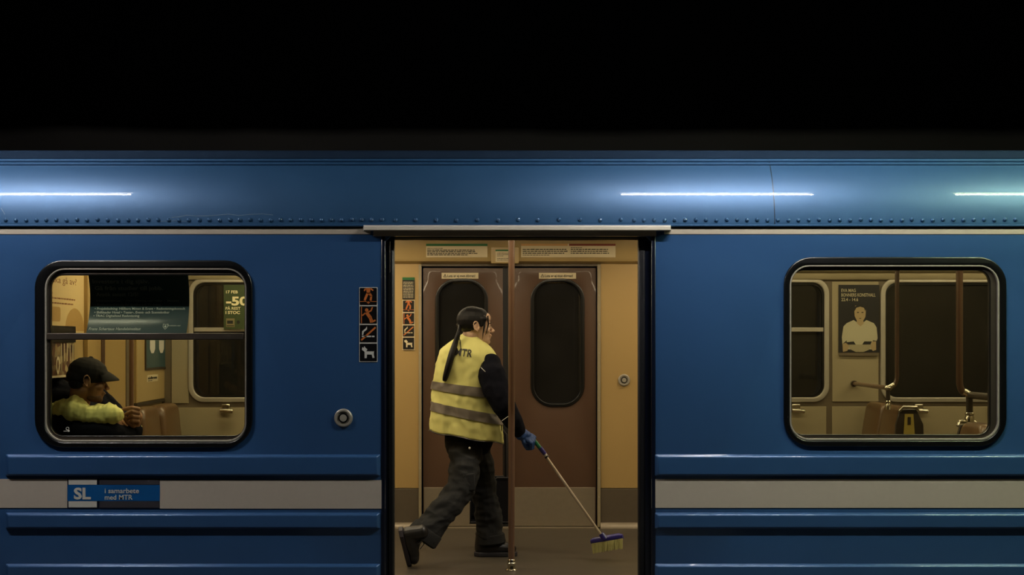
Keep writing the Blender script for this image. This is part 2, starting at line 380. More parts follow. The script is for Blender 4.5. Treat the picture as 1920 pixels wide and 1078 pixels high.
# side windows
def side_window(px, sash):
    (a, b, c, d), (e, f, g, h), (i, j, k, l) = px
    w_ = part('window', plate(MB(), [prect(a, b, c, d, 52), prect(e, f, g, h, 37)], .035, onY(.004), .007), rubber, car)
    part('frame_trim', plate(MB(), [prect(e, f, g, h, 37), prect(e+3, f+3, g-3, h-4, 34)], .026, onY(.004), .002), alu, w_)
    part('inner_frame', plate(MB(), [prect(e+3, f+3, g-3, h-4, 34), prect(i-3, j-3, k+3, l+3, 25)], .022, onY(.016), .004), bronze, w_)
    part('gasket', plate(MB(), [prect(i-3, j-3, k+3, l+3, 25), prect(i, j, k, l, 22)], .03, onY(.02), .003), rubber, w_)
    part('pane', plate(MB(), [prect(i-2, j-2, k+2, l+2, 23)], .005, onY(.03)), pane, w_)
    if sash:
        part('sash_bar', MB().box(X(87), X(457), -.006, .028, Z(637), Z(624.5)), bronze, w_, .004)
    return w_
wl = side_window(((66, 488, 474, 839), (85, 503, 463, 829), (94, 516, 458, 817)), True)
wr_ = side_window(((1469, 482, 1886, 837), (1480, 497, 1873, 826), (1485, 507, 1856, 815)), False)
mk = MB(); plate(mk, [[(X(123.5+3.2*math.cos(t*math.pi/6)), Z(804+3.2*math.sin(t*math.pi/6))) for t in range(12)], [(X(123.5+2.2*math.cos(t*math.pi/6)), Z(804+2.2*math.sin(t*math.pi/6))) for t in range(12)]], .0006, onY(.0265))
mk.box(X(116), X(123), .0262, .0266, Z(809.4), Z(808.4)); mk.box(X(123.8), X(127.5), .0262, .0266, Z(810), Z(807)); part('glass_mark', mk, white, wl)
# round door buttons
def door_button(px, py, Y, r, lab):
    x, z = X(px, Y), Z(py, Y); t = thing('door_button', (x, Y, z), lab, 'button')
    part('rim', MB().lathe((x, Y, z), [(r*1.03, .0), (r, -.008), (r*.9, -.012), (r*.74, -.012), (r*.70, -.006), (r*.6, -.006), (r*.01, -.006)], 'y', 36), alu, t)
    part('ring', MB().lathe((x, Y, z), [(r*.56, -.005), (r*.55, -.010), (r*.42, -.010), (r*.01, -.0101)], 'y', 30), rubber, t)
    part('push_disc', MB().lathe((x, Y, z), [(r*.40, -.009), (r*.38, -.014), (r*.01, -.0145)], 'y', 30), alu, t)
door_button(644, 783.5, -.001, .0475, 'round metal door button on the blue side below the warning stickers')
door_button(1170, 712.5, 2.59, .042, 'round metal door button on the ochre panel inside, right of the brown doors')

# operator logo
lg = thing('company_logo', (X(213), -.004, Z(925)), 'blue and grey company logo sticker reading SL i samarbete med MTR on white stripe', 'logo')
part('blue_band', MB().box(X(127), X(300), -.005, -.001, Z(939), Z(909)), slblue, lg)
for a, b in ((908.5, 898), (951, 939.5)): part('white_bar', MB().box(X(129), X(182), -.005, -.001, Z(a), Z(b)), white, lg)
for a, b in ((908.5, 899), (951.5, 939.5)): part('grey_bar', MB().box(X(187), X(299), -.005, -.001, Z(a), Z(b)), darkgrey, lg)
part('backing', MB().box(X(127), X(300), -.003, -.0005, Z(952), Z(898)), navy, lg)
lt = MB(); Lm = onY(-.006)
text(lt, 'SL', X(139), Z(935), (X(171)-X(139)), Z(914)-Z(935), Lm, .035)
part('lettering', lt, white, lg); lt = MB(); text(lt, 'i samarbete', X(197), Z(924.2), X(261)-X(197), .026, Lm, .012); part('lettering', lt, white, lg); lt = MB(); text(lt, 'med MTR', X(197), Z(936.4), X(249)-X(197), .026, Lm, .012)
part('lettering', lt, white, lg)

# ------------------------------------------------------------------ pictogram stickers
def pict(kind):
    """list of (polygon, colour index 0 orange / 1 white) in a unit square"""
    def bar(x0, y0, x1, y1, t):
        d = Vector((x1-x0, y1-y0)); nrm = Vector((-d.y, d.x)).normalized()*t/2
        return [(x0+nrm.x, y0+nrm.y), (x0-nrm.x, y0-nrm.y), (x1-nrm.x, y1-nrm.y), (x1+nrm.x, y1+nrm.y)]
    def disc(x, y, r): return [(x+r*math.cos(k*math.pi/8), y+r*math.sin(k*math.pi/8)) for k in range(16)]
    if kind == 'step':
        return [([(.36, .99), (.62, .99), (.6, .66), (.42, .66)], 0), (bar(.47, .72, .28, .26, .13), 0), (bar(.54, .72, .68, .5, .13), 0), (bar(.67, .54, .63, .26, .12), 0),
                (bar(.64, .96, .78, .84, .08), 0), (bar(.34, .96, .26, .82, .08), 0), (bar(.0, .2, .4, .2, .03), 0), (bar(.6, .2, 1, .2, .03), 0),
                (bar(.5, .06, .5, .2, .04), 0), (bar(.42, .13, .51, .21, .04), 0), (bar(.58, .13, .49, .21, .04), 0)]
    if kind == 'lean':
        return [(disc(.4, .78, .1), 0), ([(.3, .62), (.48, .68), (.7, .4), (.52, .3)], 0), (bar(.34, .62, .14, .46, .08), 0), (bar(.48, .66, .68, .76, .08), 0), (bar(.66, .76, .74, .95, .07), 0),
                (bar(.58, .38, .66, .06, .12), 0), (bar(.64, .38, .74, .14, .1), 0), (bar(.7, .1, .92, .2, .1), 0), (bar(.1, .02, .1, .98, .05), 0)]
    if kind == 'smoke':
        return [(bar(.12, .34, .66, .34, .08), 1), (bar(.7, .34, .86, .34, .08), 1), ([(.12, .42), (.2, .42), (.24, .6), (.42, .74), (.42, .92), (.34, .8), (.14, .64)], 1), (bar(.08, .12, .92, .86, .1), 0)]
    return [([(.14, .8), (.24, .76), (.26, .86), (.34, .76), (.44, .68), (.38, .56), (.84, .56), (.86, .66), (.82, .5), (.82, .36), (.86, .2), (.74, .18), (.70, .38), (.42, .38), (.40, .18), (.28, .18), (.28, .54), (.2, .6), (.12, .64)], 1)]
def sticker_strip(px0, px1, ys, Y, lab, extra=None):
    ya, yb = ys[0], ys[-1]
    t = thing('warning_sticker', (X((px0+px1)/2, Y), Y, Z(yb, Y)), lab, 'sticker')
    part('backing', MB().box(X(px0, Y), X(px1, Y), Y-.0015, Y, Z(yb, Y), Z(ya, Y)), white if Y < 1 else paper, t)
    mg = 1.2 if Y < 1 else 1.0
    for k, kind in enumerate(('step', 'lean', 'smoke', 'dog')):
        a, b = ys[k], ys[k+1]
        x0, x1, z0_, z1_ = X(px0+mg, Y), X(px1-mg, Y), Z(b-mg, Y), Z(a+mg, Y)
        pp = part('pictogram_panel', plate(MB(), [rrect(x0, z0_, x1, z1_, .004, 3)], .0012, onY(Y-.0016)), black, t)
        fm = MB(); f2 = MB()
        for poly, ci in pict(kind):
            plate(fm if ci == 0 else f2, [[(x0+(x1-x0)*u, z0_+(z1_-z0_)*v) for u, v in poly]], .0008, onY(Y-.0026-.0003*ci*0))
        if fm.v: part('orange_figure', fm, orange, pp)
        if f2.v: part('white_figure', f2, white if Y < 1 else paper, pp)
    return t
sticker_strip(673.5, 708, [538.5, 573, 608, 643, 678.5], -.001, 'strip of four warning pictograms on the blue side left of doorway')
YI = 2.588
st = sticker_strip(754.5, 777.5, [562.5, 586, 609, 632, 656], YI, 'strip of warning pictograms with text block on the ochre panel inside')
part('text_panel', MB().box(X(754.5, YI), X(777.5, YI), YI-.0015, YI, Z(561, YI), Z(520, YI)), black, st)
part('green_header', MB().box(X(754.5, YI), X(777.5, YI), YI-.0025, YI-.001, Z(525, YI), Z(520, YI)), green, st)
dm = MB()
for k in range(11): dashes(dm, X(756, YI), X(776.5, YI), Z(529.5+k*2.9, YI), .0048, onY(YI-.0025), k, .95)
part('small_print', dm, paper, st)

# ------------------------------------------------------------------ carriage interior shell
YF = 2.6
floor_o = struct('floor', MB().box(XL+.05, XR-.05, .1, 2.76, -.05, 0), floor_m)
ceil = struct('ceiling', MB().box(XL+.05, XR-.05, .05, 2.76, 2.15, 2.19), beige)
wins = [(-2.137, -1.03), (1.33, 2.437), (2.88, 3.99)]
dx0, dx1 = X(790, YF), X(1120, YF); dz = Z(499, YF)
outl = [(XL+.05, 0), (dx0, 0), (dx0, dz), (dx1, dz), (dx1, 0), (XR-.05, 0), (XR-.05, 2.15), (XL+.05, 2.15)]
wz0, wz1 = Z(745, YF), Z(530, YF)
struct('wall_back', plate(MB(), [outl]+[rrect(a, wz0, b, wz1, .085) for a, b in wins], .05, onY(YF+.025)), beige2)
# pale infill boards of the far wall between darker joints
pan = MB()
def board(mb, px0, py0, px1, py1, Y=YF): mb.box(X(px0, Y), X(px1, Y), Y-.006, Y+.001, Z(py1, Y), Z(py0, Y))
for r_ in ((322, 540, 354, 756), (1560, 528, 1647, 753)): board(pan, *r_)
for r_ in ((322, 764, 652, 1000), (1484, 762, 1549, 1000), (1560, 762, 2000, 1000), (1243, 762, 1477, 1000)): board(pan, *r_)
pan.v and struct('trim_1', pan, beige, .002)
yp = MB(); board(yp, 655, 494, 789, 915); board(yp, 1126, 494, 1240, 915); struct('trim_2', yp, yellow, .002)
kp = MB(); board(kp, 655, 916, 789, 985); board(kp, 1126, 916, 1240, 985); struct('trim_3', kp, kick2, .002)
ap = MB(); board(ap, 785, 496, 790.5, 988, YF-.012); board(ap, 1120, 496, 1126, 988, YF-.012)
sc = struct('trim_4', ap, beige, .002)
rvm = MB()
for xx in (788, 1123):
    for yy in range(500, 985, 54): rvm.ell(W(xx, yy, YF-.019), (.0035, .002, .0035), n=8, m=6)
struct('trim_5', rvm, alu)
# header moulding over far doors, and plainer header elsewhere
def extr(profile, x0, x1):
    mb = MB(); n = len(profile)
    mb.add([(x, p[0], p[1]) for x in (x0, x1) for p in profile], [(i, (i+1) % n, n+(i+1) % n, n+i) for i in range(n)]+[tuple(range(n-1, -1, -1)), tuple(range(n, 2*n))]); return mb
hp = [(YF+.02, 1.915), (YF-.01, 1.915), (YF-.05, 1.93), (YF-.062, 1.95), (YF-.064, 2.10), (YF-.09, 2.125), (YF-.14, 2.14), (YF+.02, 2.14)]
struct('trim_6', extr(hp, -1.06, 1.30), yellow2)
hb = [(YF+.02, 1.80), (YF-.02, 1.80), (YF-.03, 1.815), (YF-.03, 1.845), (YF-.06, 1.86), (YF-.07, 1.95), (YF-.30, 2.10), (YF-.30, 2.14), (YF+.02, 2.14)]
struct('trim_7', extr(hb, 1.30, XR-.06), beige); struct('trim_8', extr(hb, -2.32, -1.06), beige)
# quarter-round coving at the base
bs = [(YF+.01, 0), (YF-.05, 0), (YF-.048, .012), (YF-.035, .03), (YF-.012, .04), (YF+.01, .042)]
struct('baseboard_back', extr(bs, dx1+.02, XR-.06), kick); struct('baseboard_left', extr(bs, -2.32, dx0-.02), kick)
# far windows
for k, (a, b) in enumerate(wins):
    f = struct('window_%d' % (k+1), plate(MB(), [rrect(a-.035, wz0-.035, b+.035, wz1+.035, .115), rrect(a, wz0, b, wz1, .085)], .03, onY(YF-.002), .006), alu)
    ORG[f.name] = Vector((0, 0, 0))
    part('gasket', plate(MB(), [rrect(a-.002, wz0-.002, b+.002, wz1+.002, .087), rrect(a+.015, wz0+.015, b-.015, wz1-.015, .075)], .02, onY(YF+.015)), rubber, f)
    part('pane', plate(MB(), [rrect(a+.01, wz0+.01, b-.01, wz1-.01, .078)], .004, onY(YF+.02)), pane_d, f)
    if k < 2: part('sash_bar', MB().box(a+.005, b-.005, YF-.005, YF+.015, Z(622, YF), Z(614, YF)), alu, f, .003)
# far door leaves
def far_door(n_, xa, xb, wa, wb2):
    d = struct('door_%d' % n_, plate(MB(), [rect(xa, .01, xb, dz-.012), rrect(wa, Z(760, YF), wb2, Z(525, YF), .145, 10)], .035, onY(YF+.03), .003), brown)
    ORG[d.name] = Vector((0, 0, 0))
    part('gasket', plate(MB(), [rrect(wa-.012, Z(763, YF), wb2+.012, Z(522, YF), .157, 10), rrect(wa+.014, Z(757, YF), wb2-.014, Z(528, YF), .131, 10)], .02, onY(YF+.012), .004), rubber, d)
    part('pane', plate(MB(), [rrect(wa+.005, Z(759, YF), wb2-.005, Z(526, YF), .14, 10)], .004, onY(YF+.03)), pane_d, d)
    part('kick_plate', MB().box(xa+.006, xb-.006, YF+.006, YF+.014, .012, Z(914, YF)), kick, d, .002)
far_door(1, X(793, YF), X(943, YF), X(819, YF), X(912, YF)); far_door(2, X(957, YF), X(1118, YF), X(998, YF), X(1093, YF))
struct('trim_9', MB().box(X(943, YF), X(957, YF), YF+.015, YF+.05, 0, dz), seal)
struct('trim_10', MB().box(dx0, dx1, YF-.05, YF+.05, -.01, .008), kick)
# near wall inner lining
NL = [(XL+.05, 0), (-.53, 0), (-.53, DZ+.0), (.835, DZ+.0), (.835, 0), (XR-.05, 0), (XR-.05, 2.15), (XL+.05, 2.15)]
struct('wall_front', plate(MB(), [NL, prect(86, 508, 466, 824, 30, .12), prect(1477, 499, 1864, 822, 30, .12)], .02, onY(.12), .003), beige)
struct('trim_11', MB().box(-.52, .82, .10, .13, DZ-.012, DZ+.0), yellow2)
# end wall of the car on the left, with a gangway door
XE = -2.365
wlm = MB(); wlm.box(XE-.24, XE, .98, YF+.02, 0, 2.15); wlm.box(XE-.24, XE, .1, .98, 1.16, 2.15); wlm.box(XE-.28, XE-.22, .1, .98, 0, 1.16)
struct('wall_left', wlm, yellow2)
struct('wall_right', MB().box(XR-.1, XR-.06, .1, YF+.02, 0, 2.15), beige)
def YE(px): return (X(1000)-X(915))*0+(-XE)*F/(VX-px)-CD
d3 = struct('door_3', MB().box(XE-.001, XE+.012, YE(166), YE(232), .02, 1.95), yellow)
ORG[d3.name] = Vector((0, 0, 0))
struct('trim_12', MB().box(XE, XE+.02, YE(232), YE(238), 0, 2.0), beige2, .003)
struct('trim_13', MB().box(XE+.012, XE+.02, YE(185.5), YE(191), .02, 1.95), brown, .002)
struct('trim_14', MB().box(XE, XE+.03, YE(156), YE(165.5), 0, 2.0), yellow, .005)
struct('trim_15', MB().box(XE, XE+.018, YE(252), YE(312), Z(756, YE(252)), 2.05), yellow2, .006)
struct('baseboard_2', MB().box(XE, XE+.024, YE(251), YE(313), Z(756, YE(252))-.02, Z(756, YE(252))), bronze)
# ceiling diffusers
cab = mat('warm_diffuser', (255, 234, 194), emit=CABIN, var=0); cab2 = mat('warm_bright_diffuser', (255, 234, 194), emit=CABIN*2.2, var=0); cab3 = mat('warm_soft_diffuser', (255, 234, 194), emit=CABIN*1.5, var=0)
for x0, x1, y0_, y1_, lab in ((-2.1, -.6, .55, .72, 'long warm ceiling light above the seated man'), (-.45, .75, .40, .6, 'long warm ceiling light over the doorway, near side'),
                        (1.0, 2.6, .55, .72, 'long warm ceiling light inside, above the right window'), (2.8, 4.4, .55, .72, 'long warm ceiling light at the far right end, near side'),
                        (-2.1, -.6, 1.95, 2.1, 'long warm ceiling light on the far side by the end wall'), (-.45, .75, 1.85, 2.0, 'long warm ceiling light before the brown far doors'),
                        (1.0, 2.6, 1.95, 2.1, 'long warm ceiling light on the far side, right part'), (2.8, 4.4, 1.95, 2.1, 'long warm ceiling light at the far right end, far side')):
    t = thing('ceiling_light', ((x0+x1)/2, (y0_+y1_)/2, 2.15), lab, 'light', 'carriage ceiling lights')
    part('frame', plate(MB(), [rect(x0-.02, y0_-.02, x1+.02, y1_+.02), rect(x0, y0_, x1, y1_)], .02, lambda v: Vector((v.x, v.y, 2.142+v.z))), alu, t)
    part('diffuser', MB().box(x0, x1, y0_, y1_, 2.136, 2.148), cab if abs(x0+.45) < .01 else cab2 if x0 < 0 else cab3, t)

# ------------------------------------------------------------------ signs inside over the far doors
YS = YF-.066
def header_sign(px0, py0, px1, py1, bands, lines, lab, thick=.003):
    t = thing('header_sign', W((px0+px1)/2, py1, YS), lab, 'sign')
    part('board', MB().box(X(px0, YS), X(px1, YS), YS-thick, YS, Z(py1, YS), Z(py0, YS)), paper, t)
    for a, b, c, d, m in bands: part('colour_bar', MB().box(X(a, YS), X(c, YS), YS-thick-.001, YS-.0005, Z(d, YS), Z(b, YS)), m, t)
    dm = MB()
    for k, (a, b, y, h, fl) in enumerate(lines): dashes(dm, X(a, YS), X(b, YS), Z(y, YS), h, onY(YS-thick-.0005), k*7+int(px0), fl)
    part('small_print', dm, ink, t)
header_sign(799, 457, 914, 482.5, [(799, 457, 914, 461.5, green)], [(801, 830, 466.5, .005, 1), (801, 890, 469.8, .0075, 1), (801, 891, 472.8, .0075, 1), (801, 896, 475.8, .0075, 1), (801, 878, 478.8, .0075, 1)], 'cream notice with a green bar above the left brown door')
header_sign(977, 457, 1154, 482.5, [(977, 457, 1064.5, 461, pale_or), (1067, 457, 1154, 461, red)], [(980, 1062, 468.5, .0075, 1), (980, 1064, 472, .0075, 1), (980, 1058, 475.5, .0075, 1), (980, 1030, 478.8, .005, 1), (1070, 1092, 465, .005, 1), (1070, 1140, 468.5, .0075, 1), (1070, 1140, 472, .0075, 1), (1070, 1142, 475.5, .0075, 1)], 'cream notice with orange and red bars above the right brown door')
pl = solo('cover_plate', plate(MB(), [rrect(X(920.5, YS), Z(494, YS), X(973, YS), Z(463.5, YS), .008, 4)], .01, onY(YS-.004), .003), yellow2, 'pale ochre cover plate behind the top of the middle pole', 'plate')
YS -= .0095
header_sign(929, 468, 962, 491, [(929, 468, 962, 471, green)], [(932, 960, 475, .004, 1), (932, 960, 478, .004, .8), (932, 944, 480.5, .004, 1), (932, 960, 485, .004, 1), (932, 958, 488, .004, 1)], 'small notice with a green bar on the cover plate behind pole')
YS += .0095
for px0, px1, lab in ((828, 897, 'narrow cream label with warning triangle on the left brown door'), (1010.5, 1080, 'narrow cream label with warning triangle on the right brown door')):
    Y = YF+.011; t = thing('door_label', W((px0+px1)/2, 522, Y), lab, 'label')
    part('plate', MB().box(X(px0, Y), X(px1, Y), Y-.002, Y, Z(522.5, Y), Z(511.5, Y)), paper, t)
    lm = MB(); mp = onY(Y-.003)
    text(lm, 'Luta er ej mot dörren!', X(px0+11, Y), Z(519.5, Y), X(px1-6, Y)-X(px0+11, Y), .019, mp, .015)
    cx, cz = X(px0+6.5, Y), Z(517.5, Y)
    plate(lm, [[(cx-.014, cz-.009), (cx+.014, cz-.009), (cx, cz+.016)], [(cx-.009, cz-.006), (cx+.009, cz-.006), (cx, cz+.010)]], .001, mp)
    lm.box(cx-.0012, cx+.0012, Y-.0035, Y-.003, cz-.004, cz+.006)
    part('lettering', lm, ink, t)

# ------------------------------------------------------------------ grab poles
cp = thing('grab_pole', (X(959, .84), .84, 0), 'brown vertical grab pole in the middle of the doorway with chrome foot', 'pole')
x, y = X(959, .84), .84
part('pole', MB().tube([(x, y, .03), (x, y, 2.16)], .019, 20), pole_m, cp)
part('foot_collar', MB().lathe((x, y, 0), [(.034, 0), (.034, .006), (.026, .012), (.024, .03), (.0265, .034), (.0265, .046), (.0235, .05), (.0235, .062), (.0195, .068)], 'z', 24), chrome, cp)
ep = thing('grab_pole', (X(246.5, .95), .95, 0), 'brown vertical pole behind the seated man, seen in left window', 'pole')
x = X(246.5, .95)
part('pole', MB().tube([(x, .95, .03), (x, .95, 2.16)], .014, 16), pole_m, ep)
part('foot_collar', MB().lathe((x, .95, 0), [(.03, 0), (.03, .006), (.02, .012), (.018, .05)], 'z', 20), chrome, ep)
def seat_pole(x, Y, zb, yarm, lab, r=.017, sgn=-1, ztop=.9):
    t = thing('seat_grab_pole', (x, Y, .5), lab, 'pole')
    pts = [(x, Y, 2.16), (x, Y, zb+.07)]
    for k in range(1, 7):
        a = R(15*k); pts.append((x+sgn*.045*(1-math.cos(a)), Y, zb+.07-.075*math.sin(a)))
    part('pole', MB().tube(pts, r, 16), pole_d, t)
    jx, jz = x+sgn*.06, zb-.012
    jm = MB(); jm.ell((jx, Y, jz), (.028, .026, .02)); jm.tube([(x+sgn*.02, Y, zb+.01), (jx, Y, jz)], r*1.15, 12); part('joint', jm, chrome, t)
    part('arm', MB().tube([(jx, Y, jz), (jx, yarm, jz+.004)], r*1.05, 14), pole_m if sgn < 0 else bronze, t)
    part('wall_socket', MB().tube([(jx, yarm-.01*(1 if yarm > Y else -1), jz+.004), (jx, yarm+.02*(1 if yarm > Y else -1), jz+.004)], r*1.5, 14), seat_d, t)
    part('stanchion', MB().tube([(jx, Y, jz), (jx, Y, ztop)], r*1.0, 14), seat_d, t)
    part('collar', MB().lathe((jx, Y, ztop-.005), [(r*1.35, -.0), (r*1.35, .03), (r*1.1, .04), (r*1.3, .045), (r*1.3, .055), (r, .06)], 'z', 18), chrome, t)
    return jx
jA = seat_pole(X(1682, 1.78), 1.78, Z(724, 1.78), 2.57, 'thin brown pole bending into a chrome joint, over the left seat pair in right window', .0145, -1, .905)
jB = seat_pole(X(1799, .95), .95, Z(737, .95), .16, 'thick brown pole bending into a bright chrome joint near the right edge of right window', .020, 1, .872)

# ------------------------------------------------------------------ seats
def seat_side(t, xb, sg, y0_, y1_, top=.9):
    """cushioned back and squab; back plane at xb, facing sg"""
    prof2 = rrect(y0_, .42, y1_, top, .07, 6)
    def mp(v): return Vector((xb+sg*(.05+v.z)-sg*(v.y-.42)*.16, v.x, v.y))
    for ya, yb in ((y0_, (y0_+y1_)/2-.012), ((y0_+y1_)/2+.012, y1_)): part('backrest', plate(MB(), [rrect(ya, .42, yb, top, .07, 6)], .09, mp, .03), seat_m, t)
    part('squab', MB().box(min(xb+sg*.08, xb+sg*.5), max(xb+sg*.08, xb+sg*.5), y0_, y1_, .34, .44), seat_m, t, .03)
    part('seat_base', MB().box(min(xb+sg*.08, xb+sg*.42), max(xb+sg*.08, xb+sg*.42), y0_+.05, y1_-.05, .0, .34), seat_d, t, .01)
def double_seat(xc, y0_, y1_, top, lab, near):
    t = thing('double_seat', (xc, (y0_+y1_)/2, 0), lab, 'seat', 'brown back-to-back seats in right window')
    for sg in (-1, 1): seat_side(t, xc+sg*.035, sg, y0_, y1_, top)
    ye = y0_ if near > 0 else y1_
    # end shield with brass sheet between the two backs, facing the aisle
    prof2 = [(xc-.10, .30), (xc+.12, .30), (xc+.10, top-.12), (xc+.055, top-.02), (xc-.055, top-.02), (xc-.085, top-.12)]
    part('end_shield', plate(MB(), [prof2], .02, onY(ye-near*.012), .006), seat_d, t)
    part('brass_strip', plate(MB(), [[(xc-.05, .45), (xc+.06, .45), (xc+.03, top-.05), (xc-.025, top-.05)]], .006, onY(ye-near*.026)), brass, t, label='pale yellow metal strip')
    part('latch', MB().box(xc-.008, xc+.012, ye-near*.026-.008, ye-near*.026+.008, top-.12, top-.07), seat_d, t)
    part('handle', MB().tube([(xc-.06, ye-near*.03, top-.03), (xc-.045, ye-near*.045, top-.005), (xc+.045, ye-near*.045, top-.005), (xc+.06, ye-near*.03, top-.03)], .011, 12), chrome, t)
    return t
double_seat(2.765, 1.745, 2.52, .925, 'brown back-to-back seat pair by the far wall, under the portrait poster', 1)
double_seat(X(1815, .95)+.0, .2, .92, .875, 'brown back-to-back seat pair low at the bottom right corner of right window', -1)
es = thing('end_seat', (XE+.2, 2.1, 0), 'dark brown double seat back by the end wall, right of the seated man', 'seat')
for k, (ya, yb) in enumerate(((1.62, 2.02), (2.06, 2.5))):
    def mp(v, k=k): return Vector((XE+.12+.02*k+v.z-(v.y-.42)*.10, v.x, v.y))
    part('backrest', plate(MB(), [rrect(ya, .42, yb, .915, .08, 6)], .12, mp, .035), seat_m, es)
    part('squab', MB().box(XE+.13, XE+.58, ya, yb, .34, .44), seat_m, es, .03)
part('seat_base', MB().box(XE+.05, XE+.5, 1.66, 2.46, 0, .34), seat_d, es, .01)
ms = thing('end_seat', (XE+.2, .5, 0), 'brown seat under the seated man, against the end wall', 'seat')
part('backrest', plate(MB(), [rrect(.18, .42, .92, .80, .08, 6)], .034, lambda v: Vector((XE-.19+v.z, v.x, v.y)), .012), seat_m, ms)
part('squab', MB().box(XE-.14, XE+.42, .18, .92, .34, .44), seat_m, ms, .03)
part('seat_base', MB().box(XE-.14, XE+.36, .22, .88, 0, .34), seat_d, ms, .01)
# wall latches
for px, lab in ((424, 'chrome hook bracket under the far window seen in left window'), (1492, 'chrome hook bracket at left edge of right window'), (1722, 'chrome hook bracket between the two seat pairs'), (1861, 'chrome hook bracket at right edge of right window')):
    Y = YF-.02; c = W(px, 765, Y); t = thing('coat_bracket', c, lab, 'bracket')
    part('mount', MB().box(c.x-.03, c.x+.03, Y-.02, Y+.018, c.z-.01, c.z+.03), chrome, t, .006)
    part('knob', MB().tube([(c.x-.035, Y-.035, c.z-.016), (c.x+.055, Y-.035, c.z-.022)], [.015, .017], 14), chrome, t)

# ------------------------------------------------------------------ posters
# blue curved card hanging inside the left window
def curv(v):   # u,v in metres, v up from the bottom
    h = v.y/.40; return Vector((v.x, 0.05+.085*math.sin(min(1, max(0, h))*math.pi*.95)+.015*v.x*0-v.z, 1.37+v.y))
bp = thing('hanging_poster', (X(258, .2), .2, 1.37), 'dark blue curved card advertising a school, hanging in the upper left window', 'poster')
u0, u1 = X(161, .06), X(349, .06); nb = 24
g = MB(); vv = []
for d in (0, .002):
    for i in range(nb+1):
        for k in range(9): vv.append(curv(Vector((u0+(u1-u0)*k/8, .42*i/nb, -d))))
ff = []; off = (nb+1)*9
for s_ in (0, off):
    for i in range(nb):
        for k in range(8): ff.append((s_+i*9+k, s_+i*9+k+1, s_+(i+1)*9+k+1, s_+(i+1)*9+k))
for i in range(nb): ff.append((i*9, (i+1)*9, off+(i+1)*9, off+i*9)); ff.append((i*9+8, (i+1)*9+8, off+(i+1)*9+8, off+i*9+8))
g.add(vv, ff)
part('card', g, mat('dark_teal_gloss_card', (46, 70, 82), (.5), 0, .15, .1, 2, coatr=.15, spec=.2), bp)
tm = MB()
def bl(s, px0, px1, py, hpx, bold=.01, shear=0, m=tm):
    Y = .11; k = (CD+Y)/F
    text(m, s, X(px0, Y), Z(py, Y)-1.37, X(px1, Y)-X(px0, Y), hpx*k, lambda v: curv(Vector((v.x, v.y, v.z+.002))), bold, shear)
t1 = MB()
bl('Investera i dig själv.', 173, 279, 531, 7.5, .015, m=t1); bl('Gå från studier till jobb.', 176, 304, 543.5, 7.5, .015, m=t1); bl('Ansök senast 12/5!', 178, 257, 555, 7, .01, m=t1)
bl('Distansutbildningar  •  Yrkesutbildning inom kultur  •  Ekonomi', 178, 333, 565, 3.2, m=t1)
bl('• Producentutbildning för Spelfilm och TV-drama', 176, 300, 573, 4, m=t1)
part('heading', t1, mat('dull_grey_print', (140, 146, 148), .6), bp)
bl('• Projektledning: Hållbara Möten & Event • Redovisningskonsult', 176, 346, 580.5, 4.5); bl('• Shiftleader Hotel • Teater-, Event- och Scentekniker', 176, 317, 587.5, 4.5)
bl('• TRAC Digitalized Redovisning', 175, 261, 594, 4.3)
bl('Frans Schartaus Handelsinstitut', 170, 267, 619, 5.2, .01, .15); bl('Stockholms stad', 317, 340, 611.5, 2.4); 
k_ = (CD+.09)/F; sx_, sy_ = X(310.5, .09), Z(612, .09)-1.37
def shield(s): return [(sx_-5*k_*s, sy_+5*k_*s), (sx_, sy_+4.2*k_*s), (sx_+5*k_*s, sy_+5*k_*s), (sx_+4.6*k_*s, sy_-1*k_*s), (sx_, sy_-6*k_*s), (sx_-4.6*k_*s, sy_-1*k_*s)]
plate(tm, [shield(1), shield(.8)], .001, lambda v: curv(Vector((v.x, v.y, v.z+.002))))
plate(tm, [[(sx_+2*k_*math.cos(i*.6), sy_+2.4*k_*math.sin(i*.6)) for i in range(10)]], .001, lambda v: curv(Vector((v.x, v.y, v.z+.002))))
part('lettering', tm, mat('pale_grey_print', (205, 212, 216), .6), bp)

# posters on the end wall
def onE(v): return Vector((XE+.004+v.z, v.x, v.y))
pa = thing('wall_poster', (XE, .38, 1.4), 'cream poster with large brown question on the end wall, cut by the window edge', 'poster')
ya, yb = .12, YE(156)
part('sheet', MB().box(XE, XE+.004, ya, yb, 1.40, 2.05), mat('cream_poster_paper', (205, 180, 130), .5), pa)
am = MB()
def arch(yc, zb, hw, hh): return [(yc-hw, zb)]+[(yc+hw*math.cos(R(180-a)), zb+hh*math.sin(R(180-a))) for a in range(0, 181, 12)]+[(yc+hw, zb)]
plate(am, [arch(YE(139), 1.41, .17, .13)], .001, onE); plate(am, [rrect(.13, 1.46, YE(112), 1.54, .02)], .001, onE); part('ochre_shape', am, mat('ochre_print', (172, 138, 80), .5), pa)
am = MB(); text(am, 'u ska gå av?', .15, Z(532, YE(120)), YE(142)-.15, .038, onE, .0)
text(am, 'M', .2, Z(552, YE(104)), .025, .012, onE)
for k, yy in enumerate((562, 571)): dashes(am, .13, YE(140 if k == 0 else 136), Z(yy, YE(120)), .010, onE, k+50)
part('lettering', am, mat('brown_print', (120, 74, 36), .6), pa)
pb = thing('wall_poster', (XE, .3, 1.15), 'crowded photo collage poster with black top edge, behind the cap', 'poster')
vm = bpy.data.materials.new('collage_print'); vm.use_nodes = True; N = vm.node_tree.nodes; L = vm.node_tree.links
vo = N.new('ShaderNodeTexVoronoi'); vo.inputs['Scale'].default_value = 26; tcn = N.new('ShaderNodeTexCoord'); rp = N.new('ShaderNodeValToRGB')
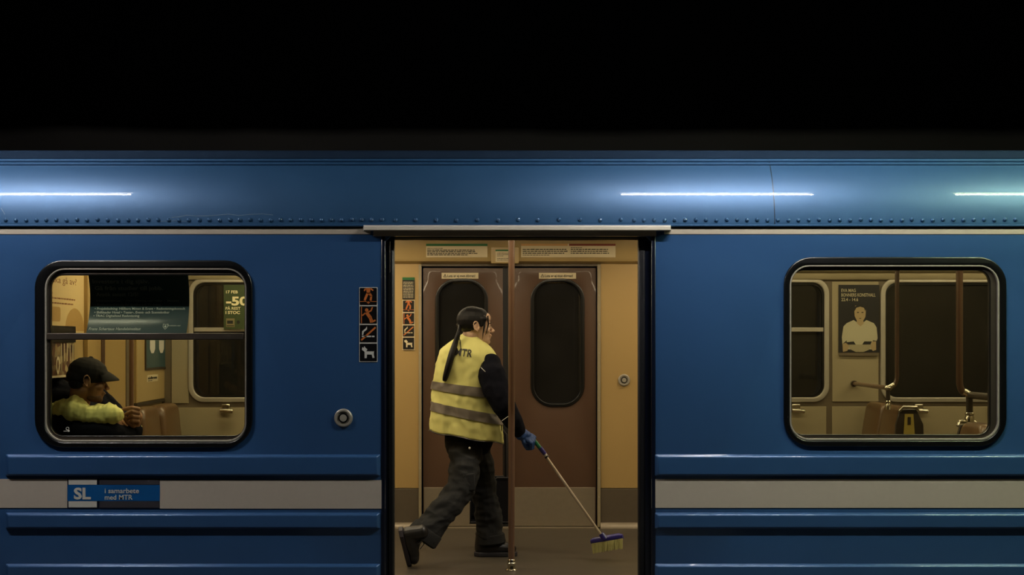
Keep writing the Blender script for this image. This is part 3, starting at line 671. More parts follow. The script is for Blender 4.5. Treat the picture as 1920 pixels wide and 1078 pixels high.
for p_, c_ in ((0, (30, 22, 18)), (.35, (92, 56, 36)), (.6, (150, 128, 88)), (.75, (60, 44, 34)), (1, (176, 160, 120))):
    e = rp.color_ramp.elements.new(p_) if p_ not in (0, 1) else rp.color_ramp.elements[0 if p_ == 0 else -1]; e.color = lin(c_)+(1,)
sp_ = N.new('ShaderNodeSeparateColor'); L.new(tcn.outputs['Object'], vo.inputs['Vector']); L.new(vo.outputs['Color'], sp_.inputs[0]); L.new(sp_.outputs[0], rp.inputs[0]); L.new(rp.outputs[0], N['Principled BSDF'].inputs['Base Color']); N['Principled BSDF'].inputs['Roughness'].default_value = .5
part('sheet', MB().box(XE, XE+.006, ya, YE(137), Z(706, .3), 1.37), vm, pb)
part('black_header', MB().box(XE, XE+.012, ya, YE(138), 1.345, Z(611, .38)), black, pb)
fm = MB(); yy0 = YE(112)
for k in range(5): fm.box(XE+.006, XE+.008, yy0+k*.05, yy0+k*.05+.01, 1.24, 1.34)
fm.box(XE+.006, XE+.0085, ya, YE(138), Z(708, .3), Z(704, .3)); plate(fm, [[(YE(106)+.03*math.cos(t*.5), 1.22+.05*math.sin(t*.5)) for t in range(13)], [(YE(106)+.016*math.cos(t*.5), 1.22+.032*math.sin(t*.5)) for t in range(13)]], .001, lambda v: onE(v)+Vector((.004, 0, 0))); part('pale_shape', fm, paper, pb)
pc = thing('wall_poster', (XE, 2.1, 1.15), 'teal poster with two pale bottles on end wall panel above dark seats', 'poster')
y1p, y2p = YE(267), YE(309)
part('sheet', MB().box(XE+.018, XE+.024, y1p, y2p, 1.17, 1.75), mat('teal_print', (36, 74, 84), .4, coat=.4), pc)
part('frame', plate(MB(), [rect(y1p-.012, 1.155, y2p+.012, 1.765), rect(y1p, 1.17, y2p, 1.75)], .01, lambda v: Vector((XE+.024+v.z, v.x, v.y))), bronze, pc)
bm_ = MB()
for yc in (YE(279), YE(296)):
    plate(bm_, [[(yc-.07, 1.36), (yc+.07, 1.36), (yc+.07, 1.30), (yc+.03, 1.27), (yc-.03, 1.27), (yc-.07, 1.30)]], .001, lambda v: Vector((XE+.026+v.z, v.x, v.y))); bm_.box(XE+.0255, XE+.0265, yc-.03, yc+.03, 1.37, 1.5)
part('bottle_print', bm_, white, pc)
nd = thing('door_notice', (XE+.02, 2.1, 1.05), 'tiny printed notice under the teal poster', 'notice')
part('label', MB().box(XE+.017, XE+.0195, YE(271), YE(291), Z(717, 2.05), Z(704, 2.05)), paper, nd)
nm = MB(); text(nm, 'nödbroms', YE(272), Z(712, 2.05), YE(289)-YE(272), .02, lambda v: Vector((XE+.021+v.z, v.x, v.y)), .02); dashes(nm, YE(272), YE(280), Z(715.5, 2.05), .006, lambda v: Vector((XE+.021, v.x, v.y)), 3); part('lettering', nm, ink, nd)

# green sale card in the far window
YG = YF-.02
gs = thing('sale_poster', W(440, 616, YG), 'dark green sale card with white -50 in the far window', 'poster')
part('sheet', MB().box(X(419.5, YG), X(478, YG), YG-.002, YG, Z(617, YG), Z(534, YG)), mat('olive_green_print', (52, 66, 34), .5), gs)
gm_ = MB(); G = lambda s, a, b, py, h, bo=.02: text(gm_, s, X(a, YG), Z(py, YG), X(b, YG)-X(a, YG), h*(CD+YG)/F, onY(YG-.003), bo)
G('17 FEB', 424, 446, 550, 5.5); G('-50', 424, 465, 572, 16, .035); G('PÅ REST', 423, 451, 580.5, 5); G('I STOC', 423, 450, 588.5, 5.5, .03)
part('lettering', gm_, mat('cream_print', (226, 214, 176), .5), gs)
cm = MB(); cm.box(X(424, YG), X(440, YG), YG-.003, YG-.002, Z(613, YG), Z(597, YG)); part('camera_picture', cm, mat('olive_grey_print', (118, 108, 76), .5), gs)
cm = MB(); cm.box(X(426, YG), X(437, YG), YG-.0038, YG-.003, Z(607, YG), Z(601, YG)); cm.box(X(425, YG), X(439, YG), YG-.0038, YG-.003, Z(611.5, YG), Z(610, YG)); plate(cm, [[(X(447+3*math.cos(t*.5), YG), Z(604+3.5*math.sin(t*.5), YG)) for t in range(13)]], .001, onY(YG-.003)); part('dark_detail', cm, [ink], gs)

# portrait poster
YP = YF-.008
pp = thing('portrait_poster', W(1609, 662, YP), 'black poster of a woman in white shirt holding a bowl, in right window', 'poster')
part('sheet', MB().box(X(1572, YP), X(1648.5, YP), YP-.006, YP, Z(661, YP), Z(534, YP)), mat('black_poster', (24, 22, 24), .5), pp)
part('lower_ledge', MB().box(X(1573, YP), X(1645, YP), YP-.014, YP, Z(667, YP), Z(661.5, YP)), beige2, pp)
def q(pts): return [(X(a, YP), Z(b, YP)) for a, b in pts]
pm = onY(YP-.007); pm2 = onY(YP-.0085)
s1 = MB(); plate(s1, [q([(1579, 645), (1578, 632), (1581, 612), (1587, 606), (1600, 600), (1606, 604), (1612, 609), (1619, 604), (1624, 600), (1638, 606), (1643, 614), (1645, 634), (1643, 639), (1636, 638), (1634, 655), (1588, 655), (1587, 638)])], .001, pm); part('shirt', s1, mat('print_shirt_white', (172, 166, 140), .6), pp)
s2 = MB(); plate(s2, [q([(1600+1, 580), (1603, 573), (1612, 571), (1620, 574), (1623, 582), (1622, 594), (1618, 601), (1619, 606), (1613, 612), (1606, 606), (1606, 601), (1602, 593)])], .001, pm2)
plate(s2, [q([(1579, 645), (1586, 642), (1592, 648), (1588, 658), (1580, 660)])], .001, pm2); plate(s2, [q([(1635, 640), (1642, 640), (1642, 656), (1636, 658), (1630, 650)])], .001, pm2); part('portrait_skin', s2, mat('print_skin', (160, 140, 104), .6), pp)
s3 = MB(); plate(s3, [q([(1601, 584), (1601, 576), (1607, 571), (1617, 571), (1622, 577), (1622, 584), (1619, 577), (1612, 575), (1605, 577)])], .001, onY(YP-.010)); plate(s3, [q([(1584, 642), (1600, 640), (1604, 646), (1594, 650)])], .001, pm2); plate(s3, [q([(1620, 640), (1634, 640), (1630, 650), (1616, 646)])], .001, pm2)
for ex in (1608, 1616.5): plate(s3, [q([(ex-2, 585), (ex+2, 585), (ex+1.6, 586.6), (ex-1.6, 586.6)])], .0006, onY(YP-.0095))
plate(s3, [q([(1609.5, 596.5), (1615, 596.5), (1612, 598)])], .0006, onY(YP-.0095)); part('portrait_hair', s3, ink, pp)
s4 = MB(); plate(s4, [q([(1590, 646), (1634, 646), (1628, 656), (1618, 660), (1604, 660), (1594, 655)])], .001, onY(YP-.0095)); part('bowl_print', s4, mat('print_bowl', (150, 142, 114), .6), pp)
s5 = MB(); P_ = lambda s, a, b, py: text(s5, s, X(a, YP), Z(py, YP), X(b, YP)-X(a, YP), 6.2*(CD+YP)/F, pm, .01)
P_('EVA MAG', 1577, 1604, 547.5); P_('BONNIERS KONSTHALL', 1577, 1641, 556); P_('22.4 - 14.6', 1577, 1608.5, 564.5); part('lettering', s5, mat('grey_print', (176, 168, 142), .6), pp)

# ------------------------------------------------------------------ heads
def head_mb(M, ear=True):
    m = MB()
    m.ell((-.012, 0, .03), (.094, .074, .088)); m.ell((.035, 0, -.022), (.052, .056, .082)); m.ell((.04, 0, -.072), (.044, .044, .034)); m.ell((.074, 0, -.088), .019)
    m.ell((.076, 0, .026), (.014, .042, .012)); m.ell((.06, 0, .055), (.03, .055, .035))
    m.chain([(.083, 0, .012), (.098, 0, -.008), (.111, 0, -.021)], [.007, .0075, .0085])
    for s in (-1, 1):
        m.ell((.1, s*.011, -.026), .0085); m.ell((.058, s*.042, -.018), (.024, .02, .02)); m.ell((.08, s*.028, -.002), (.01, .014, .006)); m.ell((.076, s*.03, .008), (.011, .015, .010))
        if ear:
            for a in range(0, 300, 25):
                aa = R(a-60); m.ell((-.012-.006*math.sin(aa)+.017*math.cos(aa+math.pi), s*(.084+.006), .004+.028*math.sin(aa)), .0055, n=8, m=6)
            m.ell((-.01, s*.073, .002), (.017, .009, .026)); m.ell((-.006, s*.082, -.026), .008)
    m.ell((.089, 0, -.047), (.0115, .022, .006)); m.ell((.087, 0, -.058), (.011, .019, .0065)); m.ell((.085, 0, -.07), (.008, .02, .006))
    return m.xf(M)
def eyes(parent, M):
    for s in (-1, 1):
        e = MB(); e.ell((.0815, s*.031, .008), (.006, .010, .0048), n=12, m=8); e.xf(M); eo = part('eye', e, mat('eye_dark', (40, 30, 26), .2), parent)
        b = MB(); b.tube([(.083, s*.014, .024), (.088, s*.03, .029), (.078, s*.046, .025)], [.003, .0035, .002], 8); b.xf(M); part('eyebrow', b, hair, parent)
    l = MB(); l.tube([(.094, -.018, -.0525), (.1005, 0, -.052), (.094, .018, -.0525)], [.0015, .003, .0015], 8); l.xf(M); part('lips', l, mat('lip', (150, 104, 84), .5), parent)
def hand_mb(M, curl, thumb=True, r=.0085, side=1):
    """wrist at origin, fingers towards +x, palm facing -z, thumb on side*y. curl: list of four joint-angle triples (deg)"""
    m = MB()
    m.chain([(0, 0, 0), (.03, 0, 0)], [.026, .028]); m.ell((.05, .0, 0), (.045, .040, .016)); m.ell((.075, .0, 0), (.022, .042, .014))
    for k in range(4):
        y = side*(.030-.020*k); ln = (.040, .045, .041, .032)[k]
        p = Vector((.085-.004*abs(k-1), y, 0)); a = 0; pts = [p-Vector((.02, 0, 0)), p]; q_ = p.copy()
        for j, f in enumerate((1, .66, .52)):
            a += curl[k][j]; q_ = q_+Vector((math.cos(R(a)), 0, -math.sin(R(a))))*ln*f; pts.append(q_.copy())
        m.chain(pts, [r*1.1, r*1.15, r*1.05, r*.95, r*.8])
    if thumb:
        m.chain([(.015, side*.022, -.006), (.04, side*.044, -.018), (.065, side*.046, -.034), (.084, side*.034, -.044)], [.015, .013, .0105, .009])
    return m.xf(M)
def frame_m(o, fwd, up):
    f = Vector(fwd).normalized(); u = Vector(up); yv = u.cross(f).normalized(); u = f.cross(yv).normalized()
    return Matrix(((f.x, yv.x, u.x, o[0]), (f.y, yv.y, u.y, o[1]), (f.z, yv.z, u.z, o[2]), (0, 0, 0, 1)))

# ------------------------------------------------------------------ the sweeping woman
YW = 1.2
wm = thing('person', (X(890, YW), YW, 0), 'woman in yellow safety vest and dark workwear striding and sweeping the train floor', 'person')
HM = frame_m(W(892.5, 613, 1.19), (.985, .17, -.03), (.02, .0, 1))
bodym = head_mb(HM); H = lambda a, b, c: HM @ Vector((a, b, c))
sh_r, el_r, wr_r = W(922, 700, 1.10), W(944, 758, 1.03), W(973, 812, 1.08)
sh_l, el_l, wr_l = W(836, 690, 1.34), W(826, 745, 1.42), W(905, 782, 1.56)
hip_r, kn_r, an_r = W(872, 842, 1.13), W(858, 922, 1.06), W(783, 1008, .98)
hip_l, kn_l, an_l = W(888, 842, 1.27), W(909, 928, 1.32), W(920, 1012, 1.38)
bodym.chain([H(-.03, 0, -.05), H(-.05, 0, -.11), W(880, 655, 1.2)], [.052, .05, .07])
bodym.chain([W(878, 690, 1.2), W(876, 750, 1.2), W(878, 825, 1.22)], [.08, .075, .06])
bodym.chain([sh_r, el_r, wr_r], [.045, .04, .03]); bodym.chain([sh_l, el_l, wr_l], [.045, .04, .03]); bodym.chain([sh_l, W(878, 695, 1.2), sh_r], [.045, .07, .045])
bodym.chain([hip_r+Vector((0, .03, 0)), kn_r, an_r], [.058, .052, .04]); bodym.chain([hip_l, kn_l, an_l], [.075, .052, .04])
fuse('body', bodym, skin, wm, .0042, 3)
eyes(wm, HM)
hm = MB(); hm.ell((-.026, 0, .040), (.098, .083, .088)); hm.ell((-.06, 0, .022), (.060, .068, .052)); hm.ell((.010, 0, .068), (.062, .07, .053)); hm.chain([(-.085, 0, .018), (-.107, 0, .006)], [.036, .018])
for s in (-1, 1): hm.chain([(.034, s*.066, .05), (.028, s*.072, .014), (.02, s*.073, 0)], [.022, .010, .004])
hm.xf(HM); hr = fuse('hair', hm, hair, wm, .0045, 3)
for s in (-1, 1): part('hair_strand', MB().tube([HM @ Vector(p) for p in ((.062, s*.056, .07), (.066, s*.063, .02), (.058, s*.066, -.02), (.050, s*.064, -.048))], [.005, .0045, .003, .001], 8), hair, hr)
sm2 = MB()
sm2.tube([HM @ Vector(p) for p in ((.040, -.072, .04), (.038, -.078, 0), (.032, -.078, -.04), (.030, -.076, -.075))], [.007, .006, .003, .001], 8)
part('hair_strand', sm2, hair, hr)

# vest as a lofted shell; sections measured on the plane Y = YW
TB = [(622, 873, 894, .045, 9), (626, 870, 897, .052, 9), (631, 864, 903, .062, 9), (636, 857, 909, .078, 9), (642, 849, 916, .095, 9), (650, 839, 926, .118, 9), (663, 827, 933, .138, 8), (690, 817, 930, .150, 7),
      (725, 812, 924, .155, 7), (752, 810, 930, .160, 10), (773, 809, 937, .166, 12), (800, 807, 943, .172, 11), (818, 806, 945, .176, 9.5)]
def sec(c):
    for a, b in zip(TB, TB[1:]):
        if c <= b[0]:
            t = max(0, (c-a[0])/(b[0]-a[0])); break
    else: a = b = TB[-1]; t = 0
    return [a[k]+(b[k]-a[k])*t for k in range(1, 5)]
k0 = (CD+YW)/F
def vsurf(c, phi, out=0.0):
    L_, R_, d, tl = sec(c); cx = X((L_+R_)/2, YW); wd = (R_-L_)/2*k0; dl = (c-622)/196
    fold = 1+.028*dl*math.sin(phi*9+c*.02)+.014*dl*math.sin(phi*17+1.3)
    ca, sa = math.cos(phi), math.sin(phi)
    x = (wd*1.0+out)*ca; y = (d*fold+out)*sa*(abs(sa)**-.12 if abs(sa) > 1e-3 else 1)
    wob = .004*math.sin(phi*6)*max(0, (c-780)/38)
    zz = Z(c, YW)-math.tan(R(tl))*x+wob; q_ = Vector((cx+wd*ca, YW+d*sa, zz))*14; dq = min(1, dl*4)
    e = dq*(.006*noise.noise(Vector((q_.x*1.3, q_.y*1.3, q_.z*.5)))-.015*abs(noise.noise(Vector((q_.x*.9+q_.z*.3, q_.y*.9, q_.z*.35))))+.005*noise.noise(q_*1.9)+.006)
    return Vector((cx+x+e*ca, YW+y+e*sa, zz))
def vgrid(c0, c1, nc, p0, p1, npp, out=0):
    mb = MB(); vv = [vsurf(c0+(c1-c0)*i/nc, p0+(p1-p0)*j/npp, out) for i in range(nc+1) for j in range(npp+1)]
    mb.add(vv, [(i*(npp+1)+j, i*(npp+1)+j+1, (i+1)*(npp+1)+j+1, (i+1)*(npp+1)+j) for i in range(nc) for j in range(npp)]); return mb
def vlocate(px, py, out=.002):      # point of the vest's camera side seen in direction px,py
    Y = YW-.13; c, ph = py, -math.pi/2
    for _ in range(12):
        p = W(px, py, Y); L_, R_, d, tl = sec(c); cx = X((L_+R_)/2, YW)
        c = 642+0*c; zc_ = p.z+math.tan(R(tl))*(p.x-cx); c = VY-(zc_-CZ)/k0
        L_, R_, d, tl = sec(c); wd = (R_-L_)/2*k0; ca = max(-.98, min(.98, (p.x-X((L_+R_)/2, YW))/wd)); ph = -math.acos(ca)
        Y = vsurf(c, ph, out).y
    return W(px, py, Y)
ve = part('safety_vest', vgrid(622, 818, 60, 0, 2*math.pi, 120), vest_m, wm, sharp=80)
so = ve.modifiers.new('solid', 'SOLIDIFY'); so.thickness = .004; so.offset = -1
for c0, c1 in ((721, 738), (764, 782)):
    o = part('reflective_band', vgrid(c0, c1, 6, 0, 2*math.pi, 120, .0055), refl, ve, sharp=80)
pm_ = MB(); ring = [vsurf(818.5, 2*math.pi*j/80, .002) for j in range(81)]; pm_.tube(ring, .0032, 8); part('black_piping', pm_, black, ve)
ar = [(921, 665), (913, 671), (904, 682), (899, 694), (897, 706), (900, 718), (905, 730), (912, 745), (921, 760), (930, 775), (938, 788), (944, 799), (944, 812)]
pm_ = MB(); pm_.tube([vlocate(min(a, 941), b, .004)-Vector((0, .002, 0)) for a, b in ar], .003, 8); part('armhole_piping', pm_, black, ve)
tx = MB(); kk = (CD+1.05)/F
def mtr(v):
    u, w_ = v.x, v.y; a = R(-7); px = 853+(u*math.cos(a)-w_*math.sin(a)); py = 666-(u*math.sin(a)+w_*math.cos(a))
    p = vlocate(px, py, .0065); return p
text(tx, 'MTR', 0, 0, 31.5, 14.5, mtr, .015, .1, depth=0); part('lettering', tx, ink, ve)

jk = MB()
jk.chain([W(879, 660, YW), W(876, 700, YW), W(876, 760, YW), W(878, 812, YW)], [.07, .125, .125, .125]); jk.chain([W(863, 822, YW), W(895, 826, YW)], [.10, .10])
jk.chain([W(855, 676, 1.27), W(903, 682, 1.16)], [.08, .06])
jk.chain([W(921, 683, 1.11), W(923, 703, 1.075), W(930, 730, 1.05), el_r, W(960, 787, 1.05), W(972, 806, 1.07)], [.064, .086, .084, .074, .060, .047])
jk.chain([sh_l, el_l, wr_l], [.075, .062, .045])
fuse('jacket', jk, cloth, wm, .007, 4, .006, 13)
st_ = MB(); st_.tube([W(901, 688, .982), W(905, 692, .974), W(910, 697, .97)], .0018, 6); st_.tube([W(941, 789, .953), W(948, 784, .95), W(955, 779, .955)], .0018, 6); part('sleeve_piping', st_, white, wm)

tr = MB()
tr.chain([W(865, 832, 1.18), W(885, 834, 1.22)], [.105, .10]); 
tr.chain([W(874, 845, 1.15), W(870, 880, 1.1), W(864, 918, 1.06)], [.108, .096, .090])
tr.chain([W(864, 918, 1.06), W(850, 935, 1.04), W(822, 968, 1.01)], [.090, .088, .084]); tr.tube([W(822, 968, 1.01), W(791, 1008, .985)], [.087, .098], 20)
tr.chain([W(890, 845, 1.26), W(903, 900, 1.30), W(911, 935, 1.33), W(916, 970, 1.36)], [.105, .090, .086, .084]); tr.tube([W(916, 970, 1.36), W(921, 1017, 1.37)], [.084, .086], 20)
fuse('trousers', tr, trous, wm, .006, 3, .014, 7.5, (1, 1, 1.9))
for a, b, ra, rb in ((W(805, 990, .99), W(789, 1011, .984), .0985, .103), (W(919.5, 1000, 1.37), W(921.3, 1019, 1.37), .0885, .092)):
    part('trouser_cuff', MB().tube([a, a.lerp(b, .12), a.lerp(b, .88), b], [ra-.008, ra, rb, rb-.008], 28), trous, wm)
b_ = MB(); b_.lathe(W(880.5, 840, 1.03), [(.007, .004), (.007, -.002), (.004, -.005), (.001, -.005)], 'y', 14); part('button', b_, white, wm)
pk = MB(); c = W(877, 903, 1.0); pk.add([c+Vector(p) for p in ((-.035, -.004, .045), (.042, .0, .050), (.047, .004, -.055), (-.028, -.002, -.06), (-.035, .03, .045), (.042, .034, .05), (.047, .034, -.055), (-.028, .03, -.06))], [(0,1,2,3),(4,7,6,5),(0,4,5,1),(1,5,6,2),(2,6,7,3),(3,7,4,0)])
part('cargo_pocket', pk, trous, wm, .008)

def shoe(M, lab=None):
    m = MB(); m.chain([(.045, 0, .055), (.05, 0, .12)], [.043, .042]); m.chain([(.045, 0, .048), (.13, 0, .05), (.2, 0, .046)], [.043, .044, .040]); m.ell((.215, 0, .045), (.052, .046, .036))
    m.ell((.05, 0, .14), (.044, .041, .03)); m.chain([(.11, 0, .085), (.17, 0, .062)], [.03, .026])
    m.xf(M); s = fuse('shoe', m, leather, wm, .0045, 2)
    o = [(0.0, -.02), (0.0, .02), (.03, .043), (.1, .038), (.18, .05), (.24, .045), (.272, .015), (.272, -.015), (.24, -.045), (.18, -.05), (.1, -.038), (.03, -.043)]
    sl = MB(); plate(sl, [o], .026, lambda v: Vector((v.x, v.y, .013+v.z)), .004); sl.xf(M); part('sole', sl, mat('shoe_sole', (38, 34, 40), .6), s)
    lc = MB()
    for k in range(4): x_ = .1+.024*k; z_ = .118-.014*k; lc.tube([(x_, -.022, z_-.008), (x_+.005, 0, z_), (x_+.01, .022, z_-.008)], .0028, 6); 
    lc.tube([(.1, -.01, .118), (.09, -.035, .125), (.1, -.05, .10)], .0028, 6); lc.tube([(.1, .0, .12), (.12, -.03, .13), (.14, -.045, .1)], .0028, 6)
    lc.xf(M); part('laces', lc, black, s)
fh = W(889, 1043, 1.37); shoe(frame_m((fh.x, 1.36, .002), (1, .04, 0), (0, 0, 1)))
toe = Vector((X(764, 1.0), 1.0, .012)); heel = W(750, 1004, .90)
fw = (toe-heel).normalized(); shoe(frame_m(toe-fw*.262, fw, (1, -.15, .45)))

# gloved hand on the broom
hb_ = W(1009, 836, 1.13); ht = W(1128, 1004, 1.2); ad = (ht-hb_).normalized()
GM = frame_m(W(980, 810, 1.10), W(1004, 830, 1.1)-W(980, 810, 1.10), (.55, -.55, .4))
gl = hand_mb(GM, [(55, 75, 55), (58, 78, 55), (62, 78, 55), (66, 78, 50)], True, .0118, -1); gl.chain([wr_r+Vector((-.03, 0, .03)), wr_r+Vector((.01, 0, -.01))], [.035, .034])
fuse('glove', gl, glove, wm, .0028, 2, .002, 40, label='blue glove gripping the broom')
# ponytail
pt = [HM @ Vector((-.105, -.01, .005)), W(861, 622, 1.08), vlocate(853, 645, .03), vlocate(846, 668, .03), vlocate(840, 690, .026), vlocate(835, 708, .02), vlocate(833, 715, .012)]
pth = []; 
for i in range(len(pt)-1):
    for k in range(5): pth.append(pt[i].lerp(pt[i+1], k/5))
rad = [.014+.020*min(1, i/14)-.016*max(0, (i-19)/11)**1.5 for i in range(len(pth))]
for _ in range(3): pth = [pth[0]]+[(pth[i-1]+pth[i]*2+pth[i+1])/4 for i in range(1, len(pth)-1)]+[pth[-1]]
pn = MB(); pn.tube(pth, rad, 16, flat=.6); po = part('ponytail', pn, hair, hr)
pn = MB(); pn.tube([HM @ Vector((-.10, -.012, .008)), HM @ Vector((-.118, -.014, .0))], .017, 16); part('hair_tie', pn, black, hr)
pn = MB(); pn.tube([vlocate(861, 630, .02), vlocate(863, 642, .012), vlocate(864, 652, .008), vlocate(860, 660, .006)], [.003, .003, .002, .001], 6); part('hair_strand', pn, hair, hr)

# broom
br = thing('broom', ht, 'long pale-handled broom with purple head and pale bristles held above the floor', 'broom')
part('pole', MB().tube([W(1024, 856, 1.14), ht], .0085, 16), steel, br, label='pale metal broom pole')
part('green_grip', MB().tube([W(1000, 824, 1.12), W(1012.3, 839.5, 1.13)], [.013, .012], 14), greenp, br)
part('hand_grip', MB().tube([W(1012.5, 839, 1.13), W(1021.5, 851, 1.137)], [.0145, .013], 16), purple, br)
part('white_band', MB().tube([W(1021.5, 851, 1.137), W(1024, 855, 1.14)], .0115, 16), white, br)
part('black_ring', MB().tube([W(1024, 855, 1.14), W(1026, 857.5, 1.14)], .014, 16), black, br)
pa0, pa1 = W(1108, 1016, 1.24), W(1168, 1006, 1.16)
hx = MB(); hx.tube([pa0, pa0.lerp(pa1, .1), pa0.lerp(pa1, .9), pa1], [.014, .024, .026, .016], 14, flat=.7); hx.tube([ht-Vector((.004, 0, -.012)), ht+Vector((.02, 0, -.02))], [.016, .022], 12); part('brush_head', hx, purple, br)
bx = MB(); rnd = random.Random(3)
for i in range(46):
    for j in range(4):
        b0 = pa0.lerp(pa1, .02+.96*i/45)+Vector((0, (j-1.5)*.011, -.008)); ln = .062+rnd.uniform(-.006, .004)
        e = b0+Vector((rnd.uniform(-.006, .006)+(.0-.25*(i/45-.5)*.05), (j-1.5)*.006+rnd.uniform(-.004, .004), -ln)); bx.tube([b0, e], [.0022, .0016], 5)
bo = part('bristles', bx, bristle, br); bo['kind'] = 'stuff'

# long-handled dustpan carried in the hidden hand
YD = 1.68
dp = thing('dustpan', W(917, 978, YD), 'black upright long-handled dustpan carried behind the walking legs', 'dustpan')
x0, x1, zt, zb_ = X(881, YD), X(957, YD), Z(894, YD), Z(978, YD)
dpm = mat('black_plastic', (16, 17, 26), .4, coat=.3)
pnm = MB(); pnm.box(x0, x1, YD+.06, YD+.07, zb_, zt); pnm.box(x0, x0+.008, YD-.08, YD+.07, zb_, zt-.15); pnm.box(x1-.008, x1, YD-.08, YD+.07, zb_, zt); pnm.box(x0, x1, YD-.08, YD+.07, zb_, zb_+.01); pnm.box(x0+.15, x1, YD-.08, YD-.07, zb_, zt)
part('pan', pnm, dpm, dp, .003); part('rim', MB().tube([(x1-.09, YD-.08, zt), (x1+.01, YD-.08, zt)], .008, 10), dpm, dp)
part('handle', MB().tube([(X(948, YD), YD, zt-.1), (X(948, YD), YD, Z(815, YD)), (X(925, YD), YD-.03, Z(785, YD))], .012, 12), dpm, dp)
lh = hand_mb(frame_m(wr_l, (.9, .1, -.1), (0, -1, .3)), [(30, 60, 40)]*4, True, .0095, 1)
fuse('glove', lh, glove, wm, .003, 2, label='blue glove on the dustpan handle')

# ------------------------------------------------------------------ the seated man
mn = thing('person', (X(150, .45), .45, 0), 'man in black cap and yellow-shouldered jacket seated by the left window', 'person')
MH = frame_m(W(166.5, 714, .31), (.90, .30, -.20), (.18, .02, 1))
H2 = lambda a, b, c: MH @ Vector((a, b, c))
mb_ = head_mb(MH)
mb_.chain([H2(-.03, 0, -.05), W(148, 755, .38), W(140, 780, .40)], [.056, .06, .07])
hipc = Vector((XE+.12, .5, .575)); mb_.chain([W(140, 785, .42), W(128, 840, .45), hipc], [.11, .12, .12])
mb_.chain([W(130, 770, .29), W(205, 782, .26), W(228, 808, .32)], [.05, .045, .03])
mb_.chain([W(165, 765, .60), W(208, 790, .62), W(242, 800, .48)], [.05, .045, .03])
for dy in (-.1, .1): mb_.chain([hipc+Vector((0, dy, -.02)), hipc+Vector((.42, dy, -.03)), hipc+Vector((.44, dy, -.44))], [.075, .06, .045])
# hand at the mouth, fingers curled and stacked
HMn = frame_m(W(262, 800, .36), (W(238, 762, .33)-W(262, 800, .36)), (.75, -.25, .35))
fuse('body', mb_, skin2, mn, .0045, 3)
fh_ = MB()
wrs = W(252, 806, .38); kn = W(258, 781, .36)
fh_.chain([wrs, W(254, 792, .37), kn], [.026, .030, .028]); fh_.ell(W(251, 785, .37), (.034, .026, .036))
for k, (ky, ty, tx_, yy) in enumerate(((767, 769, 227, .325), (774, 777, 233, .32), (782, 784, 238, .32), (790, 791, 243, .325))):
    fh_.chain([W(258, ky+4, .36), W(259.5-k*.5, ky, .335), W(248, ky-2.5+k*.4, yy-.01), W(tx_+6, ty-2, yy), W(tx_, ty+1, yy+.01)], [.0125, .0125, .0115, .0105, .009])
fh_.chain([W(250, 798, .35), W(240, 792, .335), W(233, 782, .33), W(229, 774, .335)], [.016, .013, .0115, .0095])
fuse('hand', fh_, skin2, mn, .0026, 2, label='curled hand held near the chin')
nl = MB()
eyes(mn, MH)
bd = MB(); bd.ell((.042, 0, -.078), (.0455, .0445, .032)); bd.ell((.074, 0, -.09), .0205); bd.xf(MH)
fuse('beard', bd, stub, mn, .004, 2)
cpm = MB(); cpm.ell((-.014, 0, .046), (.108, .088, .082)); cpm.ell((-.05, 0, .012), (.076, .078, .05)); cpm.ell((-.014, 0, .13), (.012, .012, .006)); cpm.ell((.045, 0, .05), (.05, .074, .045)); cpm.xf(MH)
cap_o = fuse('cap', cpm, capm, mn, .0045, 3, .0015, 20)
bv = []; n1, n2 = 9, 13
for l_ in (0, .005):
    for i in range(n1):
        for j in range(n2):
            t = i/(n1-1); a = R(-62+124*j/(n2-1)); rx = .082+(.095*t)*1; ry = .076+.008*t
            bv.append(MH @ Vector((-.004+rx*math.cos(a) if False else .012+(.072+.074*t*max(.0, math.cos(a*1.25))**.7)*math.cos(a*.9), ry*math.sin(a)*1.08, .040-.022*t+.028*math.cos(a*1.3)*1-.012*t*t+l_)))
bf = []; o_ = n1*n2
for i in range(n1-1):
    for j in range(n2-1): q4 = (i*n2+j, i*n2+j+1, (i+1)*n2+j+1, (i+1)*n2+j); bf.append(q4); bf.append(tuple(o_+k for k in reversed(q4)))
for j in range(n2-1): bf.append(((n1-1)*n2+j, (n1-1)*n2+j+1, o_+(n1-1)*n2+j+1, o_+(n1-1)*n2+j)); bf.append((j+1, j, o_+j, o_+j+1))
for i in range(n1-1): bf.append((i*n2, (i+1)*n2, o_+(i+1)*n2, o_+i*n2)); bf.append(((i+1)*n2+n2-1, i*n2+n2-1, o_+i*n2+n2-1, o_+(i+1)*n2+n2-1))
part('brim', MB().add(bv, bf), capm, cap_o, sharp=60)
mh = MB(); mh.ell((-.055, 0, -.02), (.05, .070, .045)); mh.xf(MH); fuse('hair', mh, hair, mn, .004, 2)
mj = MB(); mj.chain([W(134, 778, .42), W(130, 830, .45), hipc+Vector((0, 0, .04))], [.135, .145, .14]); mj.chain([W(128, 778, .30), W(165, 768, .56)], [.09, .09])
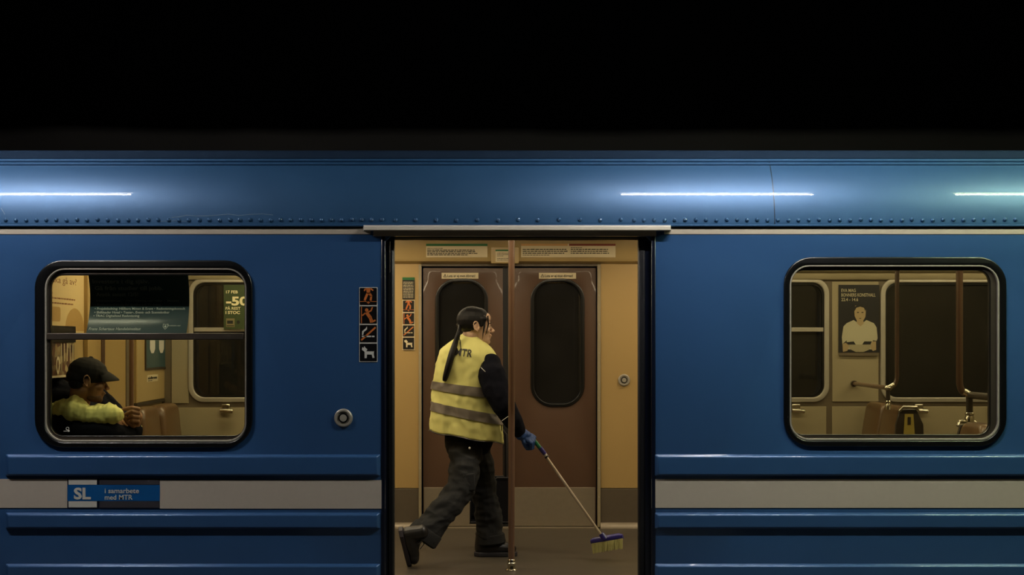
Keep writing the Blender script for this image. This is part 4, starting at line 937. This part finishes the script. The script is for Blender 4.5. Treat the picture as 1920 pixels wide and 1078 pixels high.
mj.chain([W(106, 728, .42), W(122, 738, .42), W(148, 752, .42)], [.062, .07, .058]); mj.chain([W(97, 752, .36), W(118, 750, .36)], [.07, .065])
mj.chain([W(150, 805, .27), W(200, 806, .26), W(222, 812, .30), W(250, 818, .38)], [.075, .07, .055, .045]); mj.chain([W(250, 818, .38), W(252, 806, .38)], [.046, .044])
mj.chain([W(178, 752, .58), W(205, 775, .60), W(228, 800, .56), W(245, 815, .46)], [.060, .058, .052, .045]); mj.chain([W(192, 738, .62), W(214, 760, .60), W(236, 785, .55)], [.030, .03, .03])
fuse('jacket', mj, cloth, mn, .0065, 4, .005, 14)
yl = MB(); yl.chain([W(99, 765, .28), W(112, 766, .27), W(122, 765, .26), W(140, 767, .25), W(165, 777, .235), W(190, 777, .23), W(210, 776, .235)], [.028, .048, .058, .073, .050, .058, .060]); yl.ell(W(212, 778, .24), (.035, .05, .055))
yo = fuse('sleeve', yl, vest_m, mn, .0045, 2, .012, 13, (1.7, 1, .7), label='fluorescent yellow sleeve resting at the window')
yc = MB(); yc.chain([W(258, 812, .38), W(264, 800, .39)], [.010, .008]); fuse('cuff_trim', yc, vest_m, mn, .003, 2)
mt = MB()
for dy in (-.1, .1): mt.chain([hipc+Vector((0, dy, -.03)), hipc+Vector((.42, dy, -.03)), hipc+Vector((.44, dy, -.42))], [.10, .085, .07])
fuse('trousers', mt, trous, mn, .008, 3, .008, 11)
for dy in (-.1, .1):
    m = MB(); c = hipc+Vector((.40, dy, -.54)); m.chain([c+Vector((0, 0, .05)), c+Vector((.14, 0, .04))], [.045, .04]); m.ell(c+Vector((.17, 0, .036)), (.05, .045, .035)); fuse('shoe', m, leather, mn, .005, 2)

for o in list(mn.children)+[g for c_ in mn.children for g in c_.children]:      # back pressed flat against the seat back
    if o.name.split('.')[0] in ('body', 'jacket', 'sleeve', 'trousers'):
        lim = XE-.16-ORG[o.name].x+(.006 if o.name.startswith('body') else 0)
        for v in o.data.vertices:
            if v.co.x < lim: v.co.x = lim
